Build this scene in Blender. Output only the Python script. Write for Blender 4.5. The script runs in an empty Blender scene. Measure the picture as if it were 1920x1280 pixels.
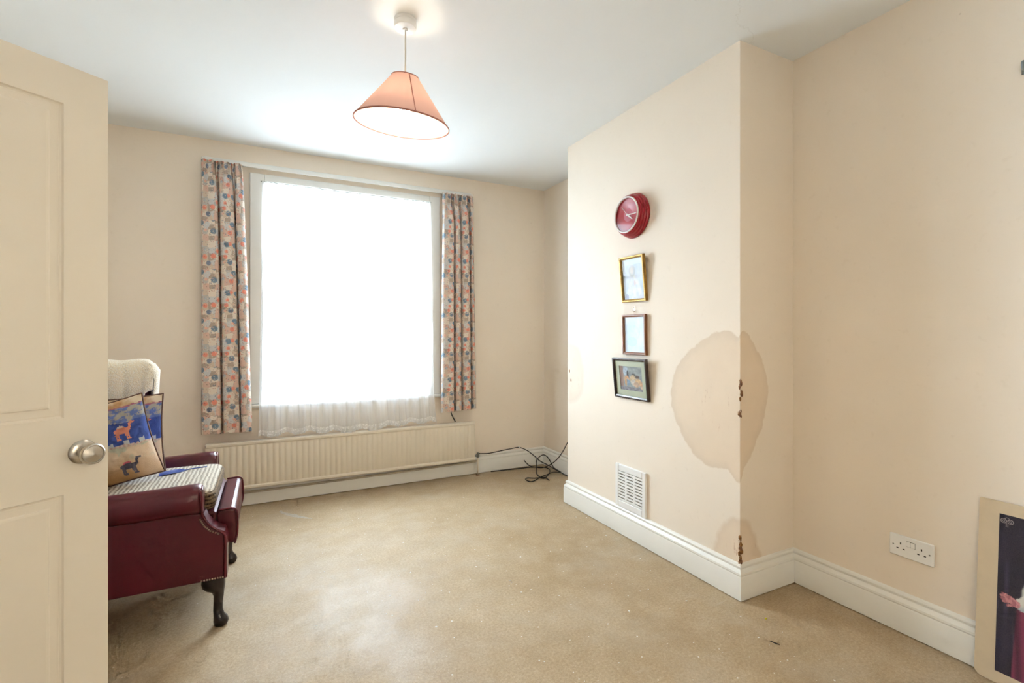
import bpy, math, random
from mathutils import Vector, Matrix, Euler, noise

# ------------------------------------------------------------------ camera, world, exposure
scene = bpy.context.scene
COL = scene.collection
R = math.radians
F_PX, YAW, CY, CAM_H = 908.5, 0.46643, 626.9, 1.2307

cam_d = bpy.data.cameras.new('camera')
cam_d.sensor_width = 36.0
cam_d.lens = F_PX / 1920 * 36
cam_d.shift_y = -(640 - CY) / 1920
cam_d.clip_start = 0.02
cam = bpy.data.objects.new('camera', cam_d)
cam.location = (0, 0, CAM_H)
cam.rotation_euler = (math.pi / 2, 0, -YAW)
COL.objects.link(cam)
scene.camera = cam

SKY_STRENGTH = 32.0
LAMP_STRENGTH = 120.0
world = bpy.data.worlds.new('overcast_sky')
scene.world = world
world.use_nodes = True
bg = world.node_tree.nodes['Background']
bg.inputs['Color'].default_value = (0.735, 0.865, 1.0, 1)
bg.inputs['Strength'].default_value = SKY_STRENGTH

pl = bpy.data.lights.new('window_portal', 'AREA')
pl.shape = 'RECTANGLE'; pl.size = 1.34; pl.size_y = 1.70
pl.cycles.is_portal = True
po = bpy.data.objects.new('window_portal', pl)
po.location = (0.60, 4.16, 1.54)
po.rotation_euler = (R(-90), 0, 0)
COL.objects.link(po)
pl2 = bpy.data.lights.new('fill_window_portal', 'AREA')  # portal for the added rear window that gives fill daylight
pl2.shape = 'RECTANGLE'; pl2.size = 1.04; pl2.size_y = 1.34
pl2.cycles.is_portal = True
po2 = bpy.data.objects.new('fill_window_portal', pl2)
po2.location = (0.55, -0.60, 1.50)
po2.rotation_euler = (R(90), 0, 0)
COL.objects.link(po2)

vs = scene.view_settings
vs.view_transform = 'Standard'; vs.look = 'None'; vs.gamma = 1.0
vs.use_curve_mapping = False
vs.exposure = 0.39
scene.display_settings.display_device = 'sRGB'
cy = scene.cycles
cy.use_denoising = True
cy.use_adaptive_sampling = True; cy.adaptive_threshold = 0.12; cy.adaptive_min_samples = 12
cy.max_bounces = 6; cy.diffuse_bounces = 5; cy.glossy_bounces = 2
cy.transmission_bounces = 6; cy.transparent_max_bounces = 10
cy.sample_clamp_indirect = 8.0
cy.caustics_reflective = False; cy.caustics_refractive = False

# ------------------------------------------------------------------ room measures
XL, XC, XW = -1.14, 1.962, 2.351         # left wall, chimney breast face, right wall
YN, YCN, YCF, YB = -0.45, 1.537, 2.988, 3.993
H = 2.60

# ------------------------------------------------------------------ node / material helpers
class NT:
    def __init__(s, mat):
        s.t = mat.node_tree; s.n = s.t.nodes; s.l = s.t.links
    def new(s, kind, **kw):
        nd = s.n.new(kind)
        for k, v in kw.items():
            if k.startswith('i_'):
                nd.inputs[k[2:].replace('_', ' ')].default_value = v
            else:
                setattr(nd, k, v)
        return nd
    def link(s, a, b): s.l.new(a, b)
    def math(s, op, a, b=None, c=None, clamp=False):
        nd = s.n.new('ShaderNodeMath'); nd.operation = op; nd.use_clamp = clamp
        for i, v in enumerate((a, b, c)):
            if v is None: continue
            if hasattr(v, 'is_output'): s.l.new(v, nd.inputs[i])
            else: nd.inputs[i].default_value = v
        return nd.outputs[0]
    def mix(s, fac, a, b, blend='MIX'):
        nd = s.n.new('ShaderNodeMix'); nd.data_type = 'RGBA'; nd.blend_type = blend
        for idx, v in ((0, fac), (6, a), (7, b)):
            if hasattr(v, 'is_output'): s.l.new(v, nd.inputs[idx])
            else: nd.inputs[idx].default_value = v if idx == 0 else (*v[:3], 1)
        return nd.outputs[2]
    def ramp(s, fac, stops, interp='LINEAR'):
        nd = s.n.new('ShaderNodeValToRGB'); cr = nd.color_ramp; cr.interpolation = interp
        while len(cr.elements) < len(stops): cr.elements.new(0.5)
        for e, (p, c) in zip(cr.elements, stops):
            e.position = p; e.color = (*c[:3], 1) if hasattr(c, '__len__') else (c, c, c, 1)
        s.l.new(fac, nd.inputs[0])
        return nd.outputs[0]
    def coord(s, which='Object', scale=None):
        o = s.new('ShaderNodeTexCoord').outputs[which]
        if scale is not None:
            m = s.new('ShaderNodeMapping'); m.inputs['Scale'].default_value = scale
            s.l.new(o, m.inputs['Vector']); return m.outputs[0]
        return o
    def noise(s, vec, scale, detail=4, rough=.55, out=0):
        nd = s.new('ShaderNodeTexNoise'); s.l.new(vec, nd.inputs['Vector'])
        nd.inputs['Scale'].default_value = scale; nd.inputs['Detail'].default_value = detail
        nd.inputs['Roughness'].default_value = rough
        return nd.outputs[out]
    def voronoi(s, vec, scale, feature='F1', rnd=1.0):
        nd = s.new('ShaderNodeTexVoronoi'); s.l.new(vec, nd.inputs['Vector'])
        nd.feature = feature
        nd.inputs['Scale'].default_value = scale; nd.inputs['Randomness'].default_value = rnd
        return nd
    def bump(s, height, strength, dist):
        nd = s.new('ShaderNodeBump'); nd.inputs['Strength'].default_value = strength
        nd.inputs['Distance'].default_value = dist
        s.l.new(height, nd.inputs['Height']); return nd.outputs[0]

def M(name, col, rough=.5, metal=0., var=0., vscale=4., bump=0., bscale=150., bdist=.002, spec=.5, sheen=0., coat=0., subs=0.):
    m = bpy.data.materials.new(name); m.use_nodes = True
    t = NT(m); b = t.n['Principled BSDF']
    b.inputs['Base Color'].default_value = (*col, 1)
    b.inputs['Roughness'].default_value = rough; b.inputs['Metallic'].default_value = metal
    b.inputs['Specular IOR Level'].default_value = spec
    b.inputs['Sheen Weight'].default_value = sheen
    b.inputs['Coat Weight'].default_value = coat
    if var or bump:
        c = t.coord()
    if var:
        n = t.noise(c, vscale, 6, .6)
        f = t.ramp(n, [(.3, 0.), (.7, 1.)])
        dk = tuple(v * (1 - var) for v in col)
        t.link(t.mix(f, dk, col), b.inputs['Base Color'])
    if bump:
        t.link(t.bump(t.noise(c, bscale, 3), bump, bdist), b.inputs['Normal'])
    return m

WALL = (0.885, 0.785, 0.665)
WOOD_PAINT = (0.87, 0.855, 0.80)

def wall_material(name, stains=(), marks=()):
    """Old cream emulsion; stains: list of (u0, z0, outline, colour) polar outlines in unwrapped (u, z)."""
    m = bpy.data.materials.new(name); m.use_nodes = True
    t = NT(m); b = t.n['Principled BSDF']
    c = t.coord()
    big = t.ramp(t.noise(c, 1.7, 3, .6), [(.3, 0.), (.7, 1.)])
    col = t.mix(big, tuple(v * .965 for v in WALL), WALL)
    fine = t.ramp(t.noise(c, 26, 2, .7), [(.62, 0.), (.78, 1.)])
    col = t.mix(t.math('MULTIPLY', fine, .10), col, (0.55, 0.44, 0.30))
    sp = t.voronoi(c, 4.5)
    spots = t.ramp(sp.outputs['Distance'], [(.012, 1.), (.02, 0.)])
    col = t.mix(t.math('MULTIPLY', spots, .35), col, (0.42, 0.33, 0.22))
    if stains:
        s = t.new('ShaderNodeSeparateXYZ'); t.link(c, s.inputs[0])
        u = t.math('SUBTRACT', t.math('SUBTRACT', s.outputs[0], XC), t.math('SUBTRACT', s.outputs[1], YCN))
        z = s.outputs[2]
        wob = t.math('SUBTRACT', t.noise(c, 22, 5, .6), .5)
        for (u0, z0, pts, tint, soft) in stains:
            du, dz = t.math('SUBTRACT', u, u0), t.math('SUBTRACT', z, z0)
            ang = t.math('ARCTAN2', dz, du)
            fr = t.math('ADD', t.math('DIVIDE', ang, 2 * math.pi), .5)
            pol = sorted(((math.atan2(pz - z0, pu - u0) / (2 * math.pi) + .5) % 1.0, math.hypot(pu - u0, pz - z0)) for pu, pz in pts)
            a0, a1 = pol[0], pol[-1]
            w = (1 - a1[0]) / max(1e-4, (a0[0] + 1 - a1[0]))
            r0 = a1[1] + (a0[1] - a1[1]) * w
            pol = [(0., r0)] + pol + [(1., r0)]
            rad = t.ramp(fr, pol)
            dist = t.math('SQRT', t.math('ADD', t.math('MULTIPLY', du, du), t.math('MULTIPLY', dz, dz)))
            dlt = t.math('ADD', t.math('SUBTRACT', rad, dist), t.math('MULTIPLY', wob, .035))
            inside = t.math('DIVIDE', dlt, soft, clamp=True)
            edge = t.ramp(t.math('MULTIPLY', dlt, 10, clamp=True), [(0., 1.), (.45, .15), (1., 0.)])
            mott = t.ramp(t.noise(c, 9, 5, .6), [(.35, .62), (.7, 1.)])
            st = t.mix(mott, tuple(v * .90 for v in tint), tint)
            st = t.mix(t.math('MULTIPLY', edge, .5), st, tuple(v * .80 for v in tint))
            col = t.mix(inside, col, st)
            # fine vertical scratches inside the stain
            sc = t.coord('Object', (46, 46, 11))
            scr = t.ramp(t.noise(sc, 1.0, 6, .75), [(.60, 0.), (.66, 1.)])
            near = t.math('SUBTRACT', 1.0, t.math('DIVIDE', dist, .17), clamp=True)
            col = t.mix(t.math('MULTIPLY', t.math('MULTIPLY', scr, near), .85, clamp=True), col, (0.42, 0.20, 0.09))
    t.link(col, b.inputs['Base Color'])
    b.inputs['Roughness'].default_value = .62
    b.inputs['Specular IOR Level'].default_value = .3
    h = t.noise(c, 3.5, 3)
    t.link(t.bump(h, .18, .02), b.inputs['Normal'])
    return m

STAIN1 = [(-0.004, 1.218), (-0.051, 1.251), (-0.096, 1.254), (-0.192, 1.217), (-0.277, 1.167), (-0.379, 1.079), (-0.413, 1.02), (-0.433, 0.858), (-0.379, 0.737), (-0.277, 0.616), (-0.176, 0.569), (-0.066, 0.586), (-0.012, 0.53), (0.002, 0.535), (0.024, 0.599), (0.046, 0.622), (0.121, 0.727), (0.183, 0.863), (0.203, 0.952), (0.179, 1.068), (0.121, 1.159), (0.057, 1.243), (0.016, 1.255)]
STAIN2 = [(-0.036, 0.379), (-0.112, 0.302), (-0.143, 0.226), (-0.159, 0.127), (-.16, .05), (0, .0), (.17, .05), (0.046, 0.371), (0.095, 0.312), (0.129, 0.23), (0.167, 0.145)]
STAIN3 = [(-(y - YCN), z) for y, z in [(2.964, 1.18), (2.848, 1.144), (2.797, 1.033), (2.777, 0.923), (2.803, 0.809), (2.916, 0.731), (3.05, .72), (3.1, .95), (3.05, 1.18)]]

mats = {}
mats['wall'] = wall_material('cream_wall_paint')
mats['wall_chimney'] = wall_material('stained_cream_wall_paint', stains=[
    (-0.11, 0.91, STAIN1, (0.825, 0.68, 0.525), .008),
    (0.0, 0.19, STAIN2, (0.825, 0.68, 0.53), .022),
    (-1.40, 0.95, STAIN3, (0.85, 0.725, 0.595), .03)])

def ceiling_material():
    m = bpy.data.materials.new('white_ceiling_paint'); m.use_nodes = True
    t = NT(m); b = t.n['Principled BSDF']; c = t.coord()
    big = t.ramp(t.noise(c, 1.3, 4), [(.3, 0.), (.7, 1.)])
    col = t.mix(big, (0.835, 0.855, 0.86), (0.86, 0.875, 0.88))
    # hairline crack running across the plaster
    s = t.new('ShaderNodeSeparateXYZ'); t.link(c, s.inputs[0])
    wob = t.math('MULTIPLY', t.math('SUBTRACT', t.noise(c, 3.5, 6, .65), .5), .22)
    ln = t.math('ABSOLUTE', t.math('ADD', t.math('SUBTRACT', s.outputs[1], t.math('ADD', t.math('MULTIPLY', s.outputs[0], .55), .42)), wob))
    crack = t.math('SUBTRACT', 1.0, t.math('DIVIDE', ln, .004), clamp=True)
    msk = t.math('GREATER_THAN', s.outputs[0], 1.35)
    col = t.mix(t.math('MULTIPLY', t.math('MULTIPLY', crack, msk), .12), col, (0.40, 0.36, 0.30))
    t.link(col, b.inputs['Base Color'])
    b.inputs['Roughness'].default_value = .7; b.inputs['Specular IOR Level'].default_value = .2
    h = t.noise(c, 2.4, 2)
    t.link(t.bump(h, .15, .02), b.inputs['Normal'])
    return m
mats['ceiling'] = ceiling_material()

def floor_material():
    m = bpy.data.materials.new('bare_sandy_floor_screed'); m.use_nodes = True
    t = NT(m); b = t.n['Principled BSDF']; c = t.coord()
    n1 = t.ramp(t.noise(c, 1.6, 5, .62), [(.32, 0.), (.68, 1.)])
    col = t.mix(n1, (0.38, 0.27, 0.15), (0.535, 0.41, 0.26))
    n2 = t.ramp(t.noise(c, 7, 6, .65), [(.42, 0.), (.75, 1.)])
    col = t.mix(t.math('MULTIPLY', n2, .5), col, (0.60, 0.49, 0.345))
    n3 = t.ramp(t.noise(c, 95, 3, .75), [(.35, 0.), (.66, 1.)])
    col = t.mix(t.math('MULTIPLY', n3, .55), col, (0.255, 0.175, 0.09))
    n4 = t.ramp(t.noise(c, 260, 1, .7), [(.56, 0.), (.68, 1.)])
    col = t.mix(t.math('MULTIPLY', n4, .35), col, (0.62, 0.54, 0.42))
    # greyish trodden plaster dust
    n5 = t.ramp(t.noise(c, 2.6, 5, .6), [(.5, 0.), (.72, 1.)])
    col = t.mix(t.math('MULTIPLY', n5, .28), col, (0.50, 0.45, 0.38))
    # streaks and scuffs
    st = t.noise(t.coord('Object', (3, 26, 1)), 1.2, 6, .7)
    col = t.mix(t.math('MULTIPLY', t.ramp(st, [(.62, 0.), (.74, 1.)]), .28), col, (0.60, 0.54, 0.45))
    sp = t.voronoi(c, 17)
    dots = t.ramp(sp.outputs['Distance'], [(.035, 1.), (.06, 0.)])
    pick = t.ramp(t.noise(c, 5, 2), [(.5, 0.), (.58, 1.)])
    col = t.mix(t.math('MULTIPLY', t.math('MULTIPLY', dots, pick), .7), col, (0.72, 0.68, 0.60))
    t.link(col, b.inputs['Base Color'])
    r = t.ramp(n1, [(.3, .48), (.7, .66)])
    t.link(r, b.inputs['Roughness'])
    b.inputs['Specular IOR Level'].default_value = .4
    h = t.noise(c, 120, 2, .7)
    t.link(t.bump(h, .25, .0018), b.inputs['Normal'])
    return m
mats['floor'] = floor_material()

mats['gloss'] = M('cream_gloss_woodwork', WOOD_PAINT, .28, var=.05, vscale=3, bump=.06, bscale=12, bdist=.01)
mats['whitewood'] = M('white_gloss_window_paint', (0.84, 0.83, 0.79), .3, var=.04, vscale=6, bump=.06, bscale=20, bdist=.006)
mats['door'] = M('cream_satin_door_paint', (0.87, 0.805, 0.70), .36, var=.03, vscale=2, bump=.05, bscale=30, bdist=.006)
mats['steel'] = M('brushed_nickel', (0.58, 0.54, 0.48), .26, metal=1., bump=.05, bscale=300)
mats['radiator'] = M('aged_cream_radiator_enamel', (0.78, 0.70, 0.575), .33, var=.05, vscale=5)
mats['pipe'] = M('painted_pipe', (0.62, 0.54, 0.42), .4, var=.35, vscale=14)
mats['valve'] = M('tarnished_brass', (0.30, 0.31, 0.29), .4, metal=.7, var=.3, vscale=60)
mats['black'] = M('black_cable_rubber', (0.018, 0.017, 0.016), .45, bump=.1, bscale=200)
mats['plastic'] = M('white_plastic', (0.90, 0.89, 0.87), .32, var=.02, vscale=30)
mats['plastic_old'] = M('yellowed_white_plastic', (0.80, 0.75, 0.66), .35, var=.05, vscale=30)
mats['dark'] = M('dark_slot', (0.02, 0.017, 0.014), .7, bump=.05)
mats['leather'] = M('oxblood_leather', (0.10, 0.006, 0.014), .33, var=.30, vscale=7, bump=.22, bscale=260, bdist=.0015, coat=.15)
mats['leather_pip'] = M('oxblood_leather_piping', (0.12, 0.009, 0.018), .3, bump=.2, bscale=300)
mats['legwood'] = M('dark_mahogany', (0.020, 0.010, 0.008), .25, var=.4, vscale=20, coat=.3)
mats['brass'] = M('antique_brass_nail', (0.50, 0.38, 0.28), .3, metal=1., bump=.1)
mats['gold'] = M('gilt_frame', (0.50, 0.29, 0.07), .35, metal=.55, var=.45, vscale=45, bump=.5, bscale=160, bdist=.003)
mats['redwood'] = M('reddish_brown_wood_frame', (0.30, 0.115, 0.045), .38, var=.35, vscale=25)
mats['darkwood'] = M('dark_brown_wood_frame', (0.060, 0.035, 0.032), .28, var=.35, vscale=25, coat=.4)
mats['clockred'] = M('glossy_red_clock_plastic', (0.36, 0.010, 0.022), .25, bump=.03, bscale=40)
mats['bezel'] = M('white_clock_bezel', (0.86, 0.82, 0.80), .2, bump=.03)
mats['paper'] = M('white_paint_flakes', (0.80, 0.79, 0.75), .6, bump=.2)
mats['card'] = M('cream_mount_card', (0.66, 0.535, 0.37), .6, var=.08, vscale=14, bump=.08, bscale=90)
mats['greenmat'] = M('pale_green_mount_card', (0.52, 0.56, 0.42), .6, var=.05, vscale=40)
mats['emblem'] = M('silver_grey_print', (0.33, 0.29, 0.29), .5, bump=.02)
mats['hand_white'] = M('white_clock_print', (0.90, 0.88, 0.86), .35, bump=.02)
mats['brick'] = M('crumbling_orange_plaster', (0.40, 0.165, 0.035), .85, var=.75, vscale=70, bump=.8, bscale=130, bdist=.004)
mats['plasterdark'] = M('crumbling_brown_plaster', (0.37, 0.17, 0.08), .85, var=.7, vscale=80, bump=.8, bscale=140, bdist=.004)
mats['yellow'] = M('yellow_plastic_crumb', (0.75, 0.68, 0.02), .4, bump=.05)
mats['bluecloth'] = M('royal_blue_cloth', (0.012, 0.055, 0.35), .7, var=.2, vscale=40, bump=.3, bscale=400, sheen=.3)
mats['smear'] = M('dried_plaster', (0.52, 0.47, 0.40), .8, var=.3, vscale=60, bump=.3)
mats['hook'] = M('grey_steel_hook', (0.25, 0.28, 0.29), .35, metal=.8, bump=.05)
mats['ground'] = M('pale_concrete_paving', (0.42, 0.42, 0.40), .8, var=.2, vscale=.8)
mats['outside'] = M('fill_bounce_brick', (0.36, 0.25, 0.155), .85, var=.25, vscale=2)  # brown chosen to dim and warm the fill daylight
mats['bulbholder'] = M('white_lamp_holder', (0.82, 0.78, 0.70), .35, bump=.03)

def glass_material(name, tint=(1, 1, 1), refl=.06, rough=.02):
    m = bpy.data.materials.new(name); m.use_nodes = True
    t = NT(m); t.n.remove(t.n['Principled BSDF'])
    out = t.n['Material Output']
    tr = t.new('ShaderNodeBsdfTransparent'); tr.inputs[0].default_value = (*tint, 1)
    gl = t.new('ShaderNodeBsdfGlossy'); gl.inputs['Roughness'].default_value = rough
    lw = t.new('ShaderNodeLayerWeight'); lw.inputs[0].default_value = .5
    f5 = t.math('ADD', refl, t.math('MULTIPLY', t.math('POWER', lw.outputs['Facing'], 5.0), 1 - refl))
    mx = t.new('ShaderNodeMixShader')
    t.link(f5, mx.inputs[0])
    t.link(tr.outputs[0], mx.inputs[1]); t.link(gl.outputs[0], mx.inputs[2])
    t.link(mx.outputs[0], out.inputs[0])
    return m
mats['glass'] = glass_material('window_glass', (.97, .98, .98), .04)
mats['picglass'] = glass_material('picture_glass', (1, 1, 1), .010, .03)
mats['clockglass'] = glass_material('clock_glass', (1, 1, 1), .022, .02)

def cloth_translucent(name, col, trans_fac, transp_fac=0., rough=.8, weave=None):
    m = bpy.data.materials.new(name); m.use_nodes = True
    t = NT(m); t.n.remove(t.n['Principled BSDF']); out = t.n['Material Output']
    d = t.new('ShaderNodeBsdfDiffuse'); tl = t.new('ShaderNodeBsdfTranslucent')
    mx = t.new('ShaderNodeMixShader'); mx.inputs[0].default_value = trans_fac
    t.link(d.outputs[0], mx.inputs[1]); t.link(tl.outputs[0], mx.inputs[2])
    last = mx.outputs[0]
    if callable(col):
        co = col(t); t.link(co, d.inputs[0]); t.link(co, tl.inputs[0])
    else:
        d.inputs[0].default_value = (*col, 1); tl.inputs[0].default_value = (*col, 1)
    if transp_fac:
        tr = t.new('ShaderNodeBsdfTransparent')
        m2 = t.new('ShaderNodeMixShader')
        if weave:
            t.link(weave(t), m2.inputs[0])
        else:
            m2.inputs[0].default_value = transp_fac
        t.link(last, m2.inputs[1]); t.link(tr.outputs[0], m2.inputs[2]); last = m2.outputs[0]
    t.link(last, out.inputs[0])
    return m

def net_weave(t):
    uv = t.coord('UV')
    s = t.new('ShaderNodeSeparateXYZ'); t.link(uv, s.inputs[0])
    n = t.noise(t.coord('UV', (60, 1.5, 1)), 1.0, 4, .6)
    base = t.math('ADD', .36, t.math('MULTIPLY', t.math('SUBTRACT', n, .5), .16))
    hem = t.math('LESS_THAN', s.outputs[1], .045)                      # lace hem is denser
    lace = t.ramp(t.voronoi(uv, 70).outputs['Distance'], [(.25, .04), (.5, .25)])
    return t.mix(hem, base, lace)
mats['net'] = cloth_translucent('white_net_voile', (0.96, 0.97, 0.985), .40, .5, weave=net_weave)

def patchwork(t):
    uv = t.coord('UV')
    s = t.new('ShaderNodeSeparateXYZ'); t.link(uv, s.inputs[0])
    fu = t.math('WRAP', s.outputs[0], .40, 0.0)
    fv = t.math('WRAP', s.outputs[1], .335, 0.0)
    cb = t.new('ShaderNodeCombineXYZ'); t.link(fu, cb.inputs[0]); t.link(fv, cb.inputs[1])
    wob = t.new('ShaderNodeVectorMath'); wob.operation = 'MULTIPLY_ADD'
    t.link(t.noise(uv, 90, 3, .6, out=1), wob.inputs[0]); wob.inputs[1].default_value = (.012, .012, 0); t.link(cb.outputs[0], wob.inputs[2])
    P = wob.outputs[0]
    def cells(scale, rnd):
        v = t.voronoi(P, scale, 'F1', rnd); c = t.new('ShaderNodeSeparateColor'); t.link(v.outputs['Color'], c.inputs[0])
        return v.outputs['Distance'], c.outputs
    # mottled patchwork ground
    d0, c0 = cells(24, .5)
    col = t.ramp(c0[0], [(0., (.66, .54, .43)), (.2, (.52, .49, .46)), (.38, (.70, .49, .40)), (.52, (.46, .37, .30)), (.64, (.77, .68, .58)), (.82, (.62, .61, .60))], 'CONSTANT')
    # big round flower heads
    d1, c1 = cells(23, .75)
    pet = t.ramp(d1, [(.40, 1.), (.52, 0.)])
    on = t.ramp(c1[1], [(0., 1.), (.62, 0.)], 'CONSTANT')
    fc = t.ramp(c1[2], [(0., (.20, .28, .36)), (.28, (.80, .30, .22)), (.5, (.42, .48, .54)), (.7, (.82, .47, .36)), (.88, (.22, .25, .33))], 'CONSTANT')
    col = t.mix(t.math('MULTIPLY', pet, on), col, fc)
    # little sprigs
    d2, c2 = cells(95, .8)
    dots = t.ramp(d2, [(.26, 1.), (.40, 0.)])
    dc = t.ramp(c2[0], [(0., (.80, .70, .60)), (.3, (.47, .17, .15)), (.45, (.16, .20, .28)), (.6, (.78, .50, .40)), (.78, (.33, .24, .20)), (.9, (.80, .72, .62))], 'CONSTANT')
    col = t.mix(t.math('MULTIPLY', dots, .72), col, dc)
    return col
mats['curtain'] = cloth_translucent('patchwork_print_cotton', patchwork, .07)

def painted_material(name, rough=.55, bump=0., bscale=200):
    """colour print stored per face corner"""
    m = bpy.data.materials.new(name); m.use_nodes = True
    t = NT(m); b = t.n['Principled BSDF']
    a = t.new('ShaderNodeVertexColor'); a.layer_name = 'print'
    c = t.coord()
    n = t.noise(c, 300, 2)
    t.link(t.mix(t.math('MULTIPLY', n, .12), a.outputs[0], (.5, .45, .4)), b.inputs['Base Color'])
    b.inputs['Roughness'].default_value = rough
    if bump:
        t.link(t.bump(t.noise(c, bscale, 3), bump, .002), b.inputs['Normal'])
    return m
mats['print'] = painted_material('matt_colour_print', .5)
mats['printgloss'] = painted_material('glossy_photo_print', .28)
mats['tapestry'] = painted_material('tapestry_weave', .85, .5, 500)

def fleece_material():
    m = bpy.data.materials.new('cream_boucle_fleece'); m.use_nodes = True
    t = NT(m); b = t.n['Principled BSDF']; c = t.coord()
    v = t.voronoi(c, 190)
    col = t.mix(t.ramp(v.outputs['Distance'], [(.1, 0.), (.6, 1.)]), (0.97, 0.945, 0.87), (0.90, 0.80, 0.63))
    t.link(col, b.inputs['Base Color']); b.inputs['Roughness'].default_value = .95
    b.inputs['Sheen Weight'].default_value = .5
    t.link(t.bump(v.outputs['Distance'], .7, .006), b.inputs['Normal'])
    return m
mats['fleece'] = fleece_material()

def tweed_material(name, light, dark, sc, bdir='X', dist=1.6):
    m = bpy.data.materials.new(name); m.use_nodes = True
    t = NT(m); b = t.n['Principled BSDF']
    c = t.coord('Object', sc)
    w = t.new('ShaderNodeTexWave'); w.wave_type = 'BANDS'; w.bands_direction = bdir
    t.link(c, w.inputs['Vector']); w.inputs['Scale'].default_value = 1.0
    w.inputs['Distortion'].default_value = dist; w.inputs['Detail'].default_value = 3
    w.inputs['Detail Scale'].default_value = 2.5
    n = t.noise(t.coord(), 170, 3, .7)
    f = t.math('ADD', t.math('MULTIPLY', w.outputs['Fac'], .34), t.math('MULTIPLY', n, .80))
    col = t.ramp(f, [(.36, dark), (.50, tuple((a + d) / 2 for a, d in zip(light, dark))), (.72, light)])
    t.link(col, b.inputs['Base Color']); b.inputs['Roughness'].default_value = .95
    t.link(t.bump(f, .7, .006), b.inputs['Normal'])
    return m
mats['tweed'] = tweed_material('oatmeal_ribbed_tweed', (0.66, 0.60, 0.50), (0.27, 0.22, 0.165), (19, 5, 5), 'X', 2.6)
mats['knit'] = tweed_material('brown_chunky_knit', (0.23, 0.155, 0.085), (0.02, 0.012, 0.007), (20, 20, 20), 'Z', 4.0)

def shade_material(name, col, tf):
    return cloth_translucent(name, col, tf)
mats['shade'] = shade_material('salmon_pink_lampshade_fabric', (0.80, 0.55, 0.49), .35)
mats['shade_in'] = shade_material('white_lampshade_lining', (0.90, 0.87, 0.83), .18)
mats['shade_seam'] = shade_material('pink_lampshade_tape', (0.50, 0.24, 0.20), .2)

def emission(name, col, strength):
    m = bpy.data.materials.new(name); m.use_nodes = True
    t = NT(m); b = t.n['Principled BSDF']
    b.inputs['Base Color'].default_value = (*col, 1)
    b.inputs['Emission Color'].default_value = (*col, 1)
    b.inputs['Emission Strength'].default_value = strength
    return m
mats['bulb'] = emission('glowing_bulb', (1.0, 0.83, 0.60), LAMP_STRENGTH)

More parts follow.
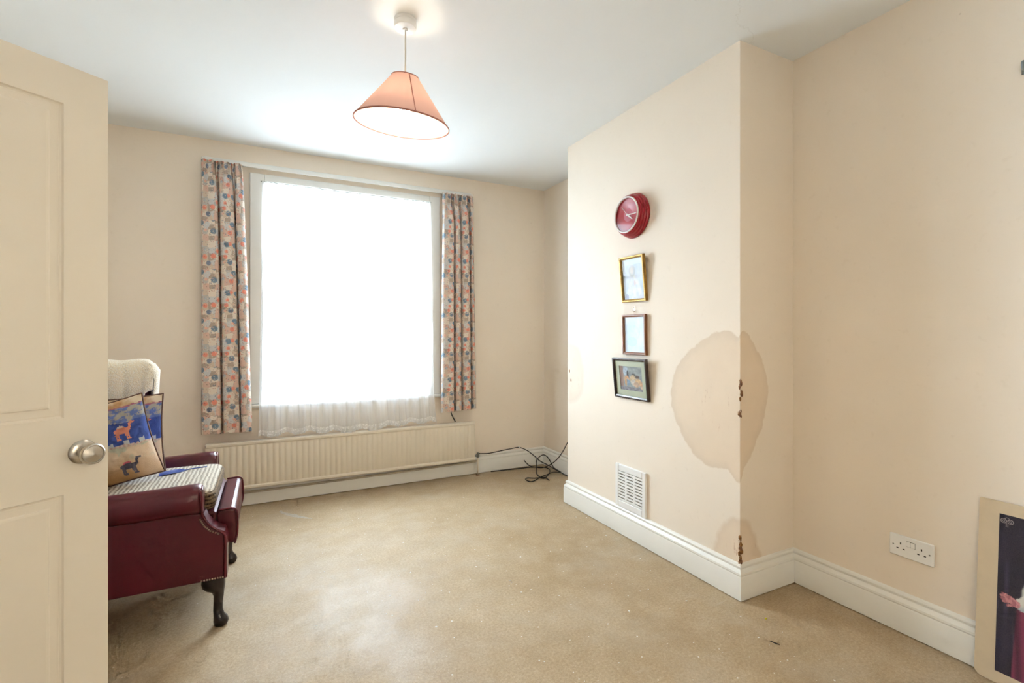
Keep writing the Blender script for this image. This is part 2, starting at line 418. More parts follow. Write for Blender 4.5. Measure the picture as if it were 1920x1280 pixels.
# ------------------------------------------------------------------ mesh helpers
class MB:
    """collects shapes; build() links them as ONE mesh object"""
    def __init__(s): s.v = []; s.f = []; s.uv = None; s.col = None
    def add(s, vs, fs):
        o = len(s.v); s.v += [tuple(v) for v in vs]; s.f += [tuple(i + o for i in f) for f in fs]; return s
    def box(s, x0, x1, y0, y1, z0, z1, mat=None, bev=0.):
        x0, x1 = sorted((x0, x1)); y0, y1 = sorted((y0, y1)); z0, z1 = sorted((z0, z1))
        if bev > 0:
            b = min(bev, (x1 - x0) * .49, (y1 - y0) * .49, (z1 - z0) * .49)
            vs = []
            idx = {}
            for ix, X in enumerate((x0, x1)):
                for iy, Y in enumerate((y0, y1)):
                    for iz, Z in enumerate((z0, z1)):
                        sx, sy, sz = (1 if ix == 0 else -1), (1 if iy == 0 else -1), (1 if iz == 0 else -1)
                        for k, p in enumerate(((X, Y + sy * b, Z + sz * b), (X + sx * b, Y, Z + sz * b), (X + sx * b, Y + sy * b, Z))):
                            idx[(ix, iy, iz, k)] = len(vs); vs.append(p)
            fs = []
            g = lambda a, b_, c, k: idx[(a, b_, c, k)]
            for a in (0, 1):
                q = [g(a, 0, 0, 0), g(a, 1, 0, 0), g(a, 1, 1, 0), g(a, 0, 1, 0)]; fs.append(q if a else q[::-1])
                q = [g(0, a, 0, 1), g(0, a, 1, 1), g(1, a, 1, 1), g(1, a, 0, 1)]; fs.append(q if a else q[::-1])
                q = [g(0, 0, a, 2), g(1, 0, a, 2), g(1, 1, a, 2), g(0, 1, a, 2)]; fs.append(q if a else q[::-1])
            for a in (0, 1):
                for b_ in (0, 1):
                    fs.append([g(0, a, b_, 1), g(1, a, b_, 1), g(1, a, b_, 2), g(0, a, b_, 2)])
                    fs.append([g(a, 0, b_, 0), g(a, 1, b_, 0), g(a, 1, b_, 2), g(a, 0, b_, 2)])
                    fs.append([g(a, b_, 0, 0), g(a, b_, 1, 0), g(a, b_, 1, 1), g(a, b_, 0, 1)])
                    for c in (0, 1):
                        fs.append([g(a, b_, c, 0), g(a, b_, c, 1), g(a, b_, c, 2)])
        else:
            vs = [(x, y, z) for x in (x0, x1) for y in (y0, y1) for z in (z0, z1)]
            fs = [(0, 1, 3, 2), (4, 6, 7, 5), (0, 4, 5, 1), (2, 3, 7, 6), (0, 2, 6, 4), (1, 5, 7, 3)]
        if mat is not None: vs = [mat @ Vector(v) for v in vs]
        return s.add(vs, fs)
    def loft(s, rings, close=True, caps=True):
        n = len(rings[0]); vs = [p for r in rings for p in r]; fs = []
        for i in range(len(rings) - 1):
            for j in range(n if close else n - 1):
                a, b = i * n + j, i * n + (j + 1) % n
                fs.append((a, b, b + n, a + n))
        if caps:
            fs.append(tuple(range(n))[::-1]); fs.append(tuple(range((len(rings) - 1) * n, len(rings) * n)))
        return s.add(vs, fs)
    def tube(s, pts, r, n=8, smooth_steps=0):
        pts = [Vector(p) for p in pts]
        if smooth_steps: pts = catmull(pts, smooth_steps)
        rings = []; up = Vector((0, 0, 1)); prev = None
        for i, p in enumerate(pts):
            t = (pts[min(i + 1, len(pts) - 1)] - pts[max(i - 1, 0)]).normalized()
            if prev is None:
                a = t.cross(up)
                if a.length < .01: a = t.cross(Vector((1, 0, 0)))
            else:
                a = prev - t * prev.dot(t)
            a.normalize(); prev = a; b = t.cross(a)
            rr = r[i] if isinstance(r, (list, tuple)) else r
            rings.append([p + (a * math.cos(k * 2 * math.pi / n) + b * math.sin(k * 2 * math.pi / n)) * rr for k in range(n)])
        return s.loft(rings)
    def lathe(s, prof, n=32, mat=None, caps=False):
        """prof: (radius, height) along local z"""
        rings = [[Vector((r * math.cos(k * 2 * math.pi / n), r * math.sin(k * 2 * math.pi / n), z)) for k in range(n)] for r, z in prof]
        if mat is not None: rings = [[mat @ p for p in r] for r in rings]
        return s.loft(rings, True, caps)
    def prism(s, poly, axis, a, b):
        """polygon in the two other axes extruded along axis from a to b"""
        def mk(p, q, t): return {'x': (t, p, q), 'y': (p, t, q), 'z': (p, q, t)}[axis]
        return s.loft([[mk(p, q, a) for p, q in poly], [mk(p, q, b) for p, q in poly]])
    def build(s, name, mat, parent=None, smooth=False, world=False, angle=None, bevel=0., subsurf=0):
        me = bpy.data.meshes.new(name)
        v = s.v
        if world and parent is not None:
            inv = parent_matrix(parent).inverted()
            v = [inv @ Vector(p) for p in v]
        me.from_pydata([tuple(p) for p in v], [], s.f)
        me.validate(); 
        import bmesh
        bm = bmesh.new(); bm.from_mesh(me)
        if s.uv is None and s.col is None:
            bmesh.ops.recalc_face_normals(bm, faces=bm.faces)
        bm.to_mesh(me); bm.free()
        if s.uv is not None:
            lay = me.uv_layers.new(name='UVMap')
            for li, lp in enumerate(me.loops): lay.data[li].uv = s.uv[lp.vertex_index]
        if s.col is not None:
            ca = me.color_attributes.new('print', 'FLOAT_COLOR', 'CORNER')
            for p in me.polygons:
                for li in p.loop_indices: ca.data[li].color = (*s.col[p.index], 1)
        me.materials.append(mats[mat] if isinstance(mat, str) else mat)
        o = bpy.data.objects.new(name, me); COL.objects.link(o)
        if parent is not None: o.parent = parent
        if smooth:
            me.polygons.foreach_set('use_smooth', [True] * len(me.polygons))
            if angle: me.set_sharp_from_angle(angle=R(angle))
        if bevel:
            b = o.modifiers.new('bevel', 'BEVEL'); b.width = bevel; b.segments = 3; b.limit_method = 'ANGLE'; b.angle_limit = R(40)
        if subsurf:
            b = o.modifiers.new('subsurf', 'SUBSURF'); b.levels = subsurf; b.render_levels = subsurf
        return o

def parent_matrix(o):
    m = Matrix.LocRotScale(o.location, o.rotation_euler, o.scale)
    return parent_matrix(o.parent) @ m if o.parent else m

def catmull(P, steps):
    out = []
    for i in range(len(P) - 1):
        p0, p1, p2, p3 = P[max(i - 1, 0)], P[i], P[i + 1], P[min(i + 2, len(P) - 1)]
        for k in range(steps):
            t = k / steps
            out.append(.5 * ((2 * p1) + (-p0 + p2) * t + (2 * p0 - 5 * p1 + 4 * p2 - p3) * t * t + (-p0 + 3 * p1 - 3 * p2 + p3) * t ** 3))
    out.append(P[-1]); return out

def thing(name, label, cat, loc=(0, 0, 0), rot=(0, 0, 0), group=None):
    o = bpy.data.objects.new(name, None); COL.objects.link(o)
    o.empty_display_size = .05
    o.location = loc; o.rotation_euler = rot
    o['label'] = label; o['category'] = cat
    if group: o['group'] = group
    return o
def tag(o, label, cat, group=None):
    o['label'] = label; o['category'] = cat
    if group: o['group'] = group
    return o
def struct(o, label=None, cat=None):
    o['kind'] = 'structure'
    if label: o['label'] = label
    if cat: o['category'] = cat
    return o
def paint_grid(w, h, nx, ny, func, plane=None):
    """flat print: func(u,v)->rgb, u,v in 0..1; lies in local XY centred, facing +z"""
    m = MB(); m.col = []
    for j in range(ny + 1):
        for i in range(nx + 1):
            p = Vector(((i / nx - .5) * w, (j / ny - .5) * h, 0))
            m.v.append(plane @ p if plane is not None else p)
    for j in range(ny):
        for i in range(nx):
            a = j * (nx + 1) + i
            m.f.append((a, a + 1, a + nx + 2, a + nx + 1))
            m.col.append(func((i + .5) / nx, (j + .5) / ny))
    return m
def fbm(x, y, z=0., oct=4):
    return noise.fractal(Vector((x, y, z)), 1.0, 2.0, oct)
def lerp(a, b, t): return tuple(p + (q - p) * t for p, q in zip(a, b))
def clamp01(t): return max(0., min(1., t))
def smooth01(a, b, t):
    t = clamp01((t - a) / (b - a)); return t * t * (3 - 2 * t)

# ------------------------------------------------------------------ room shell
TH = .12
# floor runs under the room and the hall outside the open door
m = MB(); m.box(-2.45, XW + TH, YN - TH, YB + .30, -.10, 0.)
struct(m.build('floor', 'floor'), 'bare sandy brown floor with worn patches and paint specks', 'floor')
m = MB(); m.box(-2.45, XW + TH, YN - TH, YB + .30, H, H + .10)
struct(m.build('ceiling', 'ceiling'), 'smooth white painted ceiling', 'ceiling')

WX0, WX1, WZ0, WZ1 = -.052, 1.252, .700, 2.368        # window opening
m = MB()
m.box(XL - TH, WX0, YB, YB + .30, 0, H).box(WX1, XW + TH, YB, YB + .30, 0, H)
m.box(WX0, WX1, YB, YB + .30, 0, WZ0).box(WX0, WX1, YB, YB + .30, WZ1, H)
struct(m.build('wall_back', 'wall'), 'cream painted wall around the window', 'wall')
m = MB(); m.box(XW, XW + TH, YN - TH, YB, 0, H)
struct(m.build('wall_right', 'wall'), 'cream painted wall in the alcoves beside the chimney breast', 'wall')
m = MB(); m.box(XC, XW, YCN, YCF, 0, H)
chim = struct(m.build('wall_chimney', 'wall_chimney'), 'projecting cream chimney breast with brown damp stains', 'wall')
BX0, BX1, BZ0, BZ1 = .05, 1.05, .85, 2.15           # window added in the unseen opposite wall for fill daylight
m = MB()
m.box(XL - TH, BX0, YN - TH, YN, 0, H).box(BX1, XW + TH, YN - TH, YN, 0, H).box(BX0, BX1, YN - TH, YN, 0, BZ0).box(BX0, BX1, YN - TH, YN, BZ1, H)
struct(m.build('wall_front', 'wall'), 'cream painted wall opposite the window', 'wall')
DY0, DY1, DZ = .475, 1.345, 2.01                       # doorway in the left wall
m = MB()
m.box(XL - TH, XL, YN, DY0, 0, H).box(XL - TH, XL, DY1, YB, 0, H).box(XL - TH, XL, DY0, DY1, DZ, H)
struct(m.build('wall_left', 'wall'), 'cream painted wall behind the open door', 'wall')
m = MB()
m.box(-2.45, -2.35, -.30, 2.30, 0, H).box(-2.35, XL - TH, -.30, -.20, 0, H).box(-2.35, XL - TH, 2.20, 2.30, 0, H)
struct(m.build('wall_hall', 'wall'), 'cream hall walls beyond the doorway', 'wall')
# door lining
m = MB()
m.box(XL - TH, XL, DY0, DY0 + .03, 0, DZ - .03).box(XL - TH, XL, DY1 - .03, DY1 + .0, 0, DZ - .03).box(XL - TH, XL, DY0, DY1, DZ - .03, DZ)
m.box(XL, XL + .015, DY0 - .07, DY0 + .01, 0, DZ + .06).box(XL, XL + .015, DY0 - .07, DY1 + .05, DZ - .01, DZ + .06)
struct(m.build('trim_1', 'gloss'), 'cream door lining and architrave', 'trim')

# baseboards: moulded profile swept with mitred corners
PROF = [(0., .0035), (.022, .0035), (.022, .106), (.019, .113), (.021, .119), (.020, .127), (.013, .137), (.008, .141), (.0085, .146), (.012, .150), (.012, .155), (.008, .162), (0., .166)]
PATH = [(XL, YB), (XW, YB), (XW, YCF), (XC, YCF), (XC, YCN), (XW, YCN), (XW, YN), (XL, YN), (XL, DY0 - .07)]
NAMES = ['baseboard_back', 'baseboard_alcove', 'baseboard_chimney_far', 'baseboard_chimney', 'baseboard_chimney_near', 'baseboard_right', 'baseboard_front', 'baseboard_left']
BLAB = ['cream moulded skirting board under the radiator', 'cream moulded skirting board behind the black cable', 'short skirting board return on the far side of the chimney breast',
        'white moulded skirting board along the chimney breast below the vent', 'short skirting board return below the small brown stain', 'cream moulded skirting board below the socket',
        'cream moulded skirting board on the wall opposite the window', 'cream moulded skirting board beside the doorway']
def rnorm(a, b):
    d = Vector((b[0] - a[0], b[1] - a[1])).normalized(); return Vector((d.y, -d.x))
for i in range(len(PATH) - 1):
    a, b = PATH[i], PATH[i + 1]
    n = rnorm(a, b)
    def mit(j):
        n0 = rnorm(PATH[j - 1], PATH[j]) if j > 0 else None
        n1 = rnorm(PATH[j], PATH[j + 1]) if j < len(PATH) - 1 else None
        if n0 is None: return n1
        if n1 is None: return n0
        s = n0 + n1; return s / s.dot(n0)
    ma, mb = mit(i), mit(i + 1)
    r0 = [(a[0] + ma.x * p, a[1] + ma.y * p, z) for p, z in PROF]
    r1 = [(b[0] + mb.x * p, b[1] + mb.y * p, z) for p, z in PROF]
    m = MB(); m.loft([r0, r1])
    struct(m.build(NAMES[i], 'gloss', smooth=True, angle=25), BLAB[i], 'skirting board')

# crumbling plaster on the chimney corner
rnd = random.Random(4)
def chip(cx, cy_, z, sx, sy, sz, mat):
    vs = []
    m = MB(); n = 7; rings = []
    for k, (zz, rr) in enumerate(((-1, .45), (-.45, .95), (.2, 1.), (.75, .7), (1, .25))):
        rings.append([(cx + sx * rr * math.cos(j * 2 * math.pi / n + k) * rnd.uniform(.6, 1.1), cy_ + sy * rr * math.sin(j * 2 * math.pi / n + k) * rnd.uniform(.6, 1.1), z + sz * zz + rnd.uniform(-.15, .15) * sz) for j in range(n)])
    m.loft(rings); return m.build('plaster_chip', mat, chim)
for z, s, mt in ((1.005, .012, 'plasterdark'), (.985, .008, 'plasterdark'), (.955, .011, 'plasterdark'), (.93, .008, 'brick'), (.905, .006, 'plasterdark'), (.872, .014, 'plasterdark'), (.858, .010, 'plasterdark')):
    chip(XC + rnd.uniform(-.001, .008), YCN + rnd.uniform(-.004, .006), z, s * .55, s * .7, s * 1.3, mt)
for k in range(12):
    chip(XC + rnd.uniform(-.001, .012), YCN + rnd.uniform(-.004, .010), rnd.choice((rnd.uniform(.85, .885), rnd.uniform(.93, 1.02))), rnd.uniform(.002, .005), rnd.uniform(.003, .006), rnd.uniform(.004, .009), rnd.choice(('brick', 'plasterdark', 'plasterdark')))
for k in range(9):
    z = .160 + k * .0155
    chip(XC + rnd.uniform(.0, .006), YCN + rnd.uniform(-.003, .006), z, rnd.uniform(.006, .010), rnd.uniform(.008, .013), .013, 'brick' if k not in (1, 5) else 'plasterdark')
for yy, z, s in ((2.965, .965, .012), (2.945, .90, .010)):
    chip(XC, yy, z, .004, s * .6, s, 'brick')

# ------------------------------------------------------------------ window
win = struct(bpy.data.objects.new('window_1', None), 'white painted sash window behind the net curtain', 'window')
COL.objects.link(win); win.location = (.60, YB, WZ0)
def wpart(mb, name, mat='whitewood', parent=win, **kw): return mb.build(name, mat, parent, world=True, **kw)
OX0, OX1 = -.118, 1.312
YF = YB - .018
m = MB(); m.box(OX0, WX0 + .028, YF, YB + .002, .725, WZ1 + .035, bev=.004); wpart(m, 'architrave')
m = MB(); m.box(WX1 - .028, OX1, YF, YB + .002, .725, WZ1 + .035, bev=.004); wpart(m, 'architrave')
m = MB(); m.box(WX0 + .0285, WX1 - .0285, YF + .001, YB + .002, WZ1 - .018, WZ1 + .035, bev=.004); wpart(m, 'architrave')
for x0, x1 in ((WX0, WX0 + .026), (WX1 - .026, WX1)):
    m = MB(); m.box(x0, x1, YB + .003, YB + .14, WZ0 + .03, WZ1); wpart(m, 'jamb')
m = MB(); m.box(WX0, WX1, YB + .003, YB + .14, WZ1 - .03, WZ1); wpart(m, 'head')
m = MB(); m.box(OX0 - .01, OX1 + .01, YB - .045, YB + .14, .700, .724, bev=.006); wpart(m, 'window_sill')
m = MB(); m.box(WX0, WX1, YB + .10, YB + .32, WZ0 - .02, WZ0 + .03); wpart(m, 'outer_sill')
MR = 1.545
def sash(z0, z1, y, rail_b, rail_t):
    x0, x1 = WX0 + .026, WX1 - .026
    m = MB()
    m.box(x0, x0 + .045, y, y + .038, z0, z1).box(x1 - .045, x1, y, y + .038, z0, z1)
    m.box(x0 + .045, x1 - .045, y, y + .038, z0, z0 + rail_b).box(x0 + .045, x1 - .045, y, y + .038, z1 - rail_t, z1)
    s = wpart(m, 'sash')
    g = MB(); g.box(x0 + .045, x1 - .045, y + .017, y + .021, z0 + rail_b, z1 - rail_t); wpart(g, 'pane', 'glass', s)
sash(.731, MR + .02, YB + .030, .075, .036)
sash(MR - .02, WZ1 - .03, YB + .072, .036, .045)
m = MB(); m.box(.585, .63, YB + .022, YB + .0295, MR - .002, MR + .018); wpart(m, 'sash_catch', 'steel')

win2 = struct(bpy.data.objects.new('window_fill', None), 'white casement window added in the unseen wall opposite for fill daylight', 'window')
COL.objects.link(win2); win2.location = ((BX0 + BX1) / 2, YN, BZ0)  # unseen window added to brighten the door and near alcove
for b_ in ((BX0, BX0 + .06, BZ0, BZ1), (BX1 - .06, BX1, BZ0, BZ1), (BX0 + .06, BX1 - .06, BZ0, BZ0 + .06), (BX0 + .06, BX1 - .06, BZ1 - .06, BZ1), (.52, .58, BZ0 + .06, BZ1 - .06)):
    m = MB(); m.box(b_[0], b_[1], YN - .09, YN - .04, b_[2], b_[3], bev=.004); wpart(m, 'casement_frame', 'whitewood', win2)
for x0, x1 in ((BX0 + .06, .52), (.58, BX1 - .06)):
    m = MB(); m.box(x0, x1, YN - .067, YN - .063, BZ0 + .06, BZ1 - .06); wpart(m, 'pane', 'glass', win2)
m = MB(); m.box(BX0 - .05, BX1 + .05, YN - .09, YN + .05, BZ0 - .03, BZ0 - .001, bev=.006); wpart(m, 'window_sill', 'whitewood', win2)
m = MB(); m.box(-4, 5, YN - 2.7, YN - 2.6, -.6, 6.0)  # unseen wall added to screen the sky and warm the fill
struct(m.build('wall_fill_screen', 'outside'), 'brown brick wall added outside the extra window to dim its daylight', 'wall')
m = MB(); m.box(-4, 5, YN - 2.6, YN - TH - .01, -.3, -.2)
struct(m.build('ground_yard', 'ground'), 'pale paving outside the added window opposite', 'ground')

# pavement outside below the window
m = MB(); m.box(-14, 16, YB + .31, YB + 26, -.7, -.6)
struct(m.build('ground', 'ground'), 'pale paving outside the window', 'ground')

# ------------------------------------------------------------------ door standing open into the room
DE = Vector((-.426, 1.830)); DD = Vector((-.8016, -.5979)); DN = Vector((.5979, -.8016)); DW, DT = .838, .036
hinge = DE + DD * DW
ang = math.atan2(-DD.y, -DD.x)          # local +x runs from hinge to free edge
door = struct(bpy.data.objects.new('door_1', None), 'cream panelled door standing open beside the armchair', 'door')
COL.objects.link(door); door.location = (hinge.x, hinge.y, .006); door.rotation_euler = (0, 0, ang)
# local frame: x hinge->edge, -y faces the camera, face plane y = 0, back y = DT
DHH = 1.979
st, mid = .101, .10
xs = [(st, (DW - mid) / 2), ((DW + mid) / 2, DW - st)]
zs = [(.22, .780), (.989, 1.871)]
for x0, x1 in ((0, st), (DW - st, DW)):
    m = MB(); m.box(x0, x1, 0, DT, 0, DHH); m.build('stile', 'door', door)
for z0, z1 in ((0, zs[0][0]), (zs[0][1], zs[1][0]), (zs[1][1], DHH)):
    m = MB(); m.box(st, DW - st, 0, DT, z0, z1); m.build('rail', 'door', door)
for z0, z1 in zs:
    m = MB(); m.box(xs[0][1], xs[1][0], 0, DT, z0, z1); m.build('mullion', 'door', door)
PP = [(0, 0), (.002, .0), (.005, .0055), (.009, .0075), (.012, .0065), (.0155, .0065), (.031, .0055), (.034, .002), (.039, .0012)]
for x0, x1 in xs:
    for z0, z1 in zs:
        m = MB()
        for sgn, yb in ((1, 0.), (-1, DT)):
            rings = [[(x0 + o, yb + sgn * d, z0 + o), (x1 - o, yb + sgn * d, z0 + o), (x1 - o, yb + sgn * d, z1 - o), (x0 + o, yb + sgn * d, z1 - o)] for o, d in PP]
            m.loft(rings, True, False)
            o, d = PP[-1]
            k = len(m.v); m.add([(x0 + o, yb + sgn * d, z0 + o), (x1 - o, yb + sgn * d, z0 + o), (x1 - o, yb + sgn * d, z1 - o), (x0 + o, yb + sgn * d, z1 - o)], [(0, 1, 2, 3)])
        m.build('panel', 'door', door)
KX, KZ = DW - .061, .889
kroot = MB()
rot = Matrix.Translation((KX, 0, KZ)) @ Matrix.Rotation(R(90), 4, 'X')       # lathe axis -> -y
kroot.lathe([(.0, .030), (.0125, .030), (.0125, .034), (.020, .040), (.027, .047), (.0295, .055), (.029, .061), (.026, .065), (.024, .0655), (.0225, .0635), (.012, .066), (.004, .068), (0., .0682)], 36, rot)
kb = kroot.build('knob', 'steel', door, smooth=True, angle=35)
m = MB(); m.lathe([(0., .0), (.034, .0), (.034, .003), (.0315, .006), (.026, .009), (.016, .011), (.0128, .016), (.0128, .031), (0, .031)], 36, rot)
m.build('rose', 'steel', kb, smooth=True, angle=35)
rb = Matrix.Translation((KX, DT, KZ)) @ Matrix.Rotation(R(-90), 4, 'X')
m = MB(); m.lathe([(0, 0), (.034, 0), (.034, .003), (.026, .009), (.0125, .012), (.0125, .034), (.027, .047), (.0295, .055), (.026, .065), (0, .067)], 30, rb)
m.build('knob', 'steel', door, smooth=True, angle=35)
for z in (.22, 1.70):
    m = MB(); m.lathe([(0, 0), (.006, 0), (.006, .08), (0, .08)], 10, Matrix.Translation((-.004, DT * .5 - .022, z))); m.build('hinge', 'steel', door)

# ------------------------------------------------------------------ curtains, rail, net
rail = thing('curtain_rail', 'slim white curtain rail above the window', 'curtain rail', (.6, YB, 2.43))
m = MB(); m.box(-.395, 1.585, YB - .052, YB - .036, 2.430, 2.462, bev=.003); m.build('track', 'whitewood', rail, world=True)
for x in (-.33, .27, .93, 1.53):
    m = MB(); m.box(x - .012, x + .012, YB - .036, YB + .001, 2.438, 2.456); m.build('bracket', 'plastic', rail, world=True)
for x in (-.40, 1.59):
    m = MB(); m.box(x - .010, x + .010, YB - .056, YB - .030, 2.424, 2.458, bev=.004); m.build('end_stop', 'plastic_old', rail, world=True)

def curtain(name, label, xt0, xt1, xb0, xb1, zt, zb, section, ruff, seed, zb_slope=0.):
    """section: plan of the hanging folds as (x fraction, depth towards the wall in metres)"""
    sec = catmull([Vector((p, q, 0)) for p, q in section], 12)
    nu, nv = len(sec) - 1, 70
    ln = [0.]
    for k in range(nu): ln.append(ln[-1] + (Vector((sec[k + 1].x * (xb1 - xb0), sec[k + 1].y, 0)) - Vector((sec[k].x * (xb1 - xb0), sec[k].y, 0))).length)
    m = MB(); m.uv = []
    yc = YB - .083
    for j in range(nv + 1):
        t = j / nv; z = zt + (zb - zt) * t
        tt = t ** .75
        x0 = xt0 + (xb0 - xt0) * tt; x1 = xt1 + (xb1 - xt1) * tt
        head = 1 - smooth01(.015, .15, t)
        for i in range(nu + 1):
            s = i / nu
            fine = math.sin(s * ruff * 2 * math.pi + seed)
            amp = (1 - head * .8) * (.85 + .25 * fbm(s * 3, t * 1.6, seed))
            y = yc + sec[i].y * amp + head * .012 * fine
            fr = sec[i].x * (1 - head * .5) + s * head * .5
            x = x0 + (x1 - x0) * (fr + .010 * fbm(s * 3, t * 3, seed + 5))
            dz = zb_slope * s * t - .16 * sec[i].y * t * t + .003 * fbm(s * 6, 0, seed)
            m.v.append((x, y, z + dz + head * .006 * fine))
            m.uv.append((ln[i] + seed * .13, z))
    for j in range(nv):
        for i in range(nu):
            a = j * (nu + 1) + i; m.f.append((a, a + 1, a + nu + 2, a + nu + 1))
    root = thing(name, label, 'curtain', ((xb0 + xb1) / 2, YB - .05, zb))
    m.build('fabric', 'curtain', root, smooth=True, world=True)
    # heading tape and hooks
    h = MB(); h.tube([(xt0 + (xt1 - xt0) * k / 24, yc + .014 + .006 * math.sin(k * 2.1), zt - .055) for k in range(25)], .006, 6); h.build('heading_tape', 'plastic_old', root, world=True, smooth=True)
    for k in range(6):
        x = xt0 + (xt1 - xt0) * (k + .5) / 6
        h = MB(); h.tube([(x, yc + .015, zt - .04), (x, YB - .050, zt - .005), (x, YB - .046, zt + .004)], .0018, 5); h.build('curtain_hook', 'plastic', root, world=True)
    return root
curtain('curtain', 'floral patchwork print curtain hanging behind the armchair', -.408, -.165, -.408, -.100, 2.430, .545,
        [(0, .012), (.03, -.018), (.12, -.028), (.26, -.034), (.365, -.026), (.385, .004), (.35, .036), (.395, .046), (.425, .020), (.43, -.020), (.50, -.036), (.64, -.030), (.735, -.026), (.755, .006), (.735, .034), (.775, .030), (.79, -.012), (.86, -.034), (.95, -.028), (1, .006)], 9.5, 3, -.004)
curtain('curtain', 'floral patchwork print curtain hanging towards the chimney breast', 1.318, 1.588, 1.300, 1.622, 2.428, .572,
        [(0, .006), (.04, -.024), (.15, -.034), (.27, -.030), (.34, -.018), (.345, .018), (.31, .040), (.37, .044), (.395, .010), (.41, -.024), (.48, -.032), (.545, -.022), (.555, .014), (.53, .034), (.58, .034), (.60, -.010), (.65, -.030), (.78, -.032), (.83, -.016), (.835, .018), (.81, .036), (.86, .034), (.885, -.004), (.93, -.024), (1, .008)], 10.5, 8, .012)

net = thing('net_curtain', 'sheer white net curtain with lace hem spilling over the radiator', 'net curtain', (.6, YB - .03, .48))
m = MB(); m.uv = []
nu, nv = 220, 90
for j in range(nv + 1):
    t = j / nv; z = 2.345 + (.482 - 2.345) * t
    flare = smooth01(.80, .93, t)
    y0 = YB - .030 - .050 * flare - .018 * smooth01(.93, 1., t)
    for i in range(nu + 1):
        s = i / nu
        a = s * 15 * 2 * math.pi + 2.2 * math.sin(5.3 * s) + .6 * math.sin(11 * s + 3 * t)
        amp = .003 + .006 * smooth01(.05, .5, t) + .004 * flare
        y = y0 + amp * math.sin(a) + .004 * math.sin(a * 2.7 + 5 * t) * smooth01(.02, .2, t)
        x0 = -.040 - .022 * t; x1 = 1.222 + .035 * t + .012 * math.sin(6 * t) * flare
        x = x0 + (x1 - x0) * (s + .003 * math.sin(2 * a))
        dz = t ** 12 * (.012 * math.sin(a * .5 + 1) + .007 * abs(math.sin(a * 2)) + .012 * math.sin(9 * s))
        if j == 0: dz += .004 * math.sin(a * 2)
        m.v.append((x, y, z + dz + .008 * t ** 12)); m.uv.append((s * 1.9, 1.865 * (1 - t)))
for j in range(nv):
    for i in range(nu):
        a = j * (nu + 1) + i; m.f.append((a, a + 1, a + nu + 2, a + nu + 1))
m.build('voile', 'net', net, smooth=True, world=True)
m = MB(); m.tube([(-.048, YB - .026, 2.345), (.3, YB - .0285, 2.343), (.6, YB - .0285, 2.342), (.9, YB - .0285, 2.343), (1.232, YB - .026, 2.347)], .0024, 6, 6); m.build('curtain_wire', 'valve', net, world=True, smooth=True)

# ------------------------------------------------------------------ radiator and pipes
RX0, RX1, RZ0, RZ1, RY = -.385, 1.603, .140, .476, YB - .100
rad = thing('radiator', 'long cream panel radiator under the window', 'radiator', ((RX0 + RX1) / 2, RY + .03, RZ0))
m = MB()
nf = 50; pitch = (RX1 - RX0 - .05) / nf
row = []
for k in range(nf):
    x = RX0 + .025 + k * pitch
    row += [(x, 0.006), (x + pitch * .14, .006), (x + pitch * .30, 0.), (x + pitch * .84, 0.)]
row = [(RX0 + .004, .006)] + row + [(RX1 - .025, .006), (RX1 - .004, .006)]
za, zb_ = RZ0 + .040, RZ1 - .040
rings = [[(x, RY + .007, za - .014) for x, d in row], [(x, RY + d, za) for x, d in row], [(x, RY + d, zb_) for x, d in row], [(x, RY + .007, zb_ + .014) for x, d in row]]
m.loft(rings, False, False)
m.build('fluted_panel', 'radiator', rad, world=True, smooth=True, angle=30)
m = MB(); m.box(RX0, RX1, RY + .0075, RY + .050, RZ0 + .012, RZ1 - .012); m.build('back_panel', 'radiator', rad, world=True)
m = MB(); m.box(RX0, RX1, RY - .002, RY + .056, RZ1 - .027, RZ1, bev=.007); m.build('top_seam', 'radiator', rad, world=True)
m = MB(); m.box(RX0, RX1, RY - .002, RY + .052, RZ0, RZ0 + .027, bev=.007); m.build('bottom_seam', 'radiator', rad, world=True)
for x in (RX0 + .25, .6, RX1 - .25):
    m = MB(); m.box(x - .02, x + .02, RY + .050, YB - .001, RZ0 + .12, RZ0 + .26); m.build('wall_bracket', 'radiator', rad, world=True)
m = MB()
vx, vz = 1.640, .172
m.lathe([(0, -.016), (.011, -.016), (.014, -.010), (.014, .012), (.010, .015), (.010, .026), (.0, .028)], 14, Matrix.Translation((vx, RY + .03, vz)))
m.tube([(RX1 - .002, RY + .03, vz), (vx, RY + .03, vz)], .009, 10)
m.build('valve', 'valve', rad, world=True, smooth=True, angle=40)
m = MB(); m.tube([(vx, RY + .03, .0), (vx, RY + .03, vz - .01)], .0075, 10); m.build('tail_pipe', 'radiator', rad, world=True, smooth=True)
m = MB(); m.lathe([(.008, 0), (.016, 0), (.016, .004), (.009, .006)], 14, Matrix.Translation((vx, RY + .03, .0))); m.build('floor_collar', 'plasterdark', rad, world=True)
pipe = tag(MB().tube([(RX0 - .02, YB - .034, .098), (.2, YB - .034, .100), (.8, YB - .034, .104), (RX1 - .02, YB - .034, .112), (RX1 + .0, YB - .034, .120)], .0085, 10, 5).build('heating_pipe', 'pipe', smooth=True),
           'thin dusty heating pipe running along the skirting below the radiator', 'pipe')

